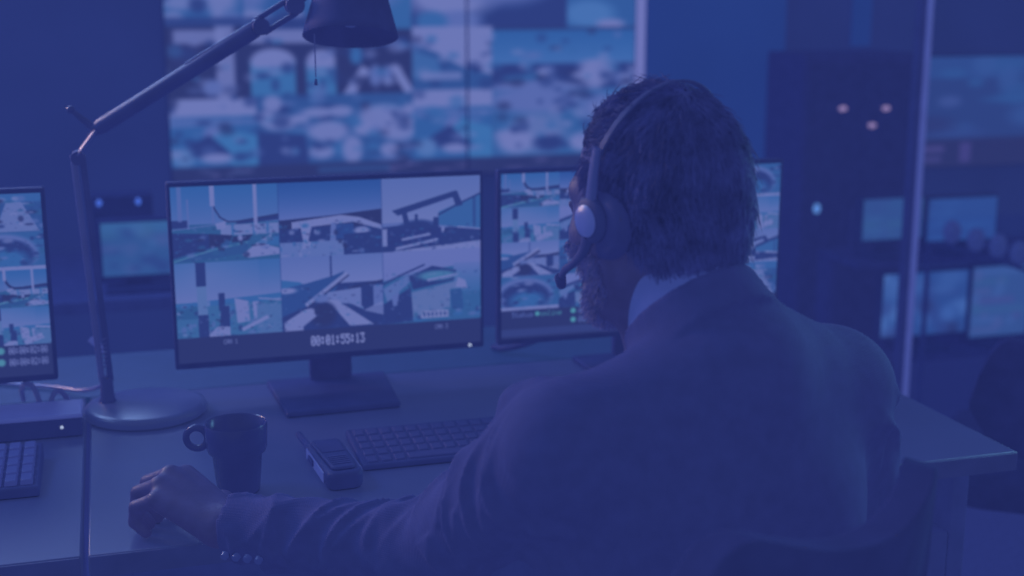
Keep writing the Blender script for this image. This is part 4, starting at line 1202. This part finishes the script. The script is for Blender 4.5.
for s in (-1, 1):
    # slider: the wider lower piece of the band
    pts = [(.0850 * s, -.020, .070), (.0870 * s, -.014, .044), (.0880 * s, -.009, .018), (.0885 * s, -.007, .002)]
    MB().tube([hw(*q_) for q_ in spline(pts, 6)], [.0042 + .0030 * k / 18 for k in range(19)], 12, flat=(1.5, .8)).build('slider', M['band_edge'], hs_t)
    Mx = Matrix(HR.tolist()) @ Matrix.Rotation(s * PI / 2, 3, 'Y') @ Matrix.Rotation(0, 3, 'Z')
    # cushion, closing on the ear
    c_ = hp(.076 * s, -.016, -.006)
    MB().lathe([(.0005, -.008), (.028, -.009), (.033, -.006), (.035, .0), (.033, .007), (.025, .011), (.0005, .012)], c_, 36, Mx).build('ear_cushion', M['cushion'], hs_t, angle=None)
    c_ = hp(.0890 * s, -.008, .0)
    MB().lathe([(.0005, -.006), (.020, -.006), (.0225, -.003), (.0225, .003), (.019, .006), (.0005, .007)], c_, 36, Mx).build('ear_cup', M['plastic'], hs_t, angle=40)
    c_ = hp(.0950 * s, -.007, .0)
    MB().lathe([(.0005, -.002), (.0155, -.002), (.0160, .001), (.0125, .0035), (.006, .0045), (.0005, .0047)], c_, 36, Mx).build('ear_cap', M['cap_silver'], hs_t, angle=40)
bp_ = [hw(-.091, -.004, -.016), hw(-.091, .006, -.032), hw(-.089, .026, -.046), hw(-.084, .048, -.056), hw(-.079, .064, -.068)]
MB().tube(spline(bp_, 7), [.0075 - .0035 * min(1, k / 12) for k in range(29)], 12, flat=(.7, 1.1)).build('microphone_boom', M['plastic'], hs_t)
MB().tube([bp_[-1] + Vector(HR @ np.array((-.002, -.003, .004))), bp_[-1] + Vector(HR @ np.array((.004, .004, -.008)))], [.0062, .0052], 14).build('microphone', M['plastic_soft'], hs_t, bevel=.0015)

# ------------------------------------------------------------------ light, world, camera
w = bpy.data.worlds.new('night_room'); SC.world = w; w.use_nodes = True
bg = w.node_tree.nodes['Background']
bg.inputs['Color'].default_value = (.50, .68, 1, 1); bg.inputs['Strength'].default_value = 0.22
w.light_settings.ao_factor = 0.88; w.light_settings.distance = 0.001
SC.cycles.use_fast_gi = True; SC.cycles.fast_gi_method = 'ADD'
def area(name, loc, target, size, power, col):
    l = bpy.data.lights.new(name, 'AREA'); l.energy = power; l.color = col; l.shape = 'RECTANGLE'; l.size, l.size_y = size
    o = bpy.data.objects.new(name, l); COL.objects.link(o); o.location = loc
    o.rotation_euler = (Vector(target) - Vector(loc)).to_track_quat('-Z', 'Y').to_euler()
    return o
area('ceiling_light', (-1.3, 2.6, 2.35), (.1, 1.8, .73), (.7, .3), 15.0, (.33, .54, 1.0))  # unseen light added to brighten the desk from the left
area('ceiling_light_far', (-.5, 3.75, 2.3), (.1, 1.8, .75), (1.2, .5), 6.0, (.34, .54, 1.0)).data.spread = math.radians(110)  # added back light, for the sheen the screens give the desk
area('ceiling_light_left', (-1.5, 3.3, 1.9), (.4, 1.35, 1.0), (.5, .5), 4, (1.0, .66, .6)).data.spread = math.radians(60)  # unseen warm light added for a rim on face and hand
area('side_light_right', (2.6, 2.1, 1.3), (.8, 1.3, .85), (.4, .4), 1.0, (.25, .70, 1.0)).data.spread = math.radians(45)  # unseen light added to pick out the right sleeve

cam = bpy.data.cameras.new('camera'); co = bpy.data.objects.new('camera', cam); COL.objects.link(co)
co.location = (0, 0, 1.36); co.rotation_euler = (math.radians(90 - 12.5), 0, math.radians(-16.65))
cam.sensor_width = 36; cam.lens = 36 * 1353 / 1024; cam.clip_start = .05
cam.dof.use_dof = True; cam.dof.focus_distance = 1.60; cam.dof.aperture_fstop = 3.2
SC.camera = co
SC.view_settings.view_transform = 'Standard'; SC.view_settings.look = 'None'
SC.view_settings.exposure = 0; SC.view_settings.gamma = 1; SC.view_settings.use_curve_mapping = False
SC.cycles.use_denoising = True
SC.cycles.max_bounces = 6; SC.cycles.transparent_max_bounces = 12
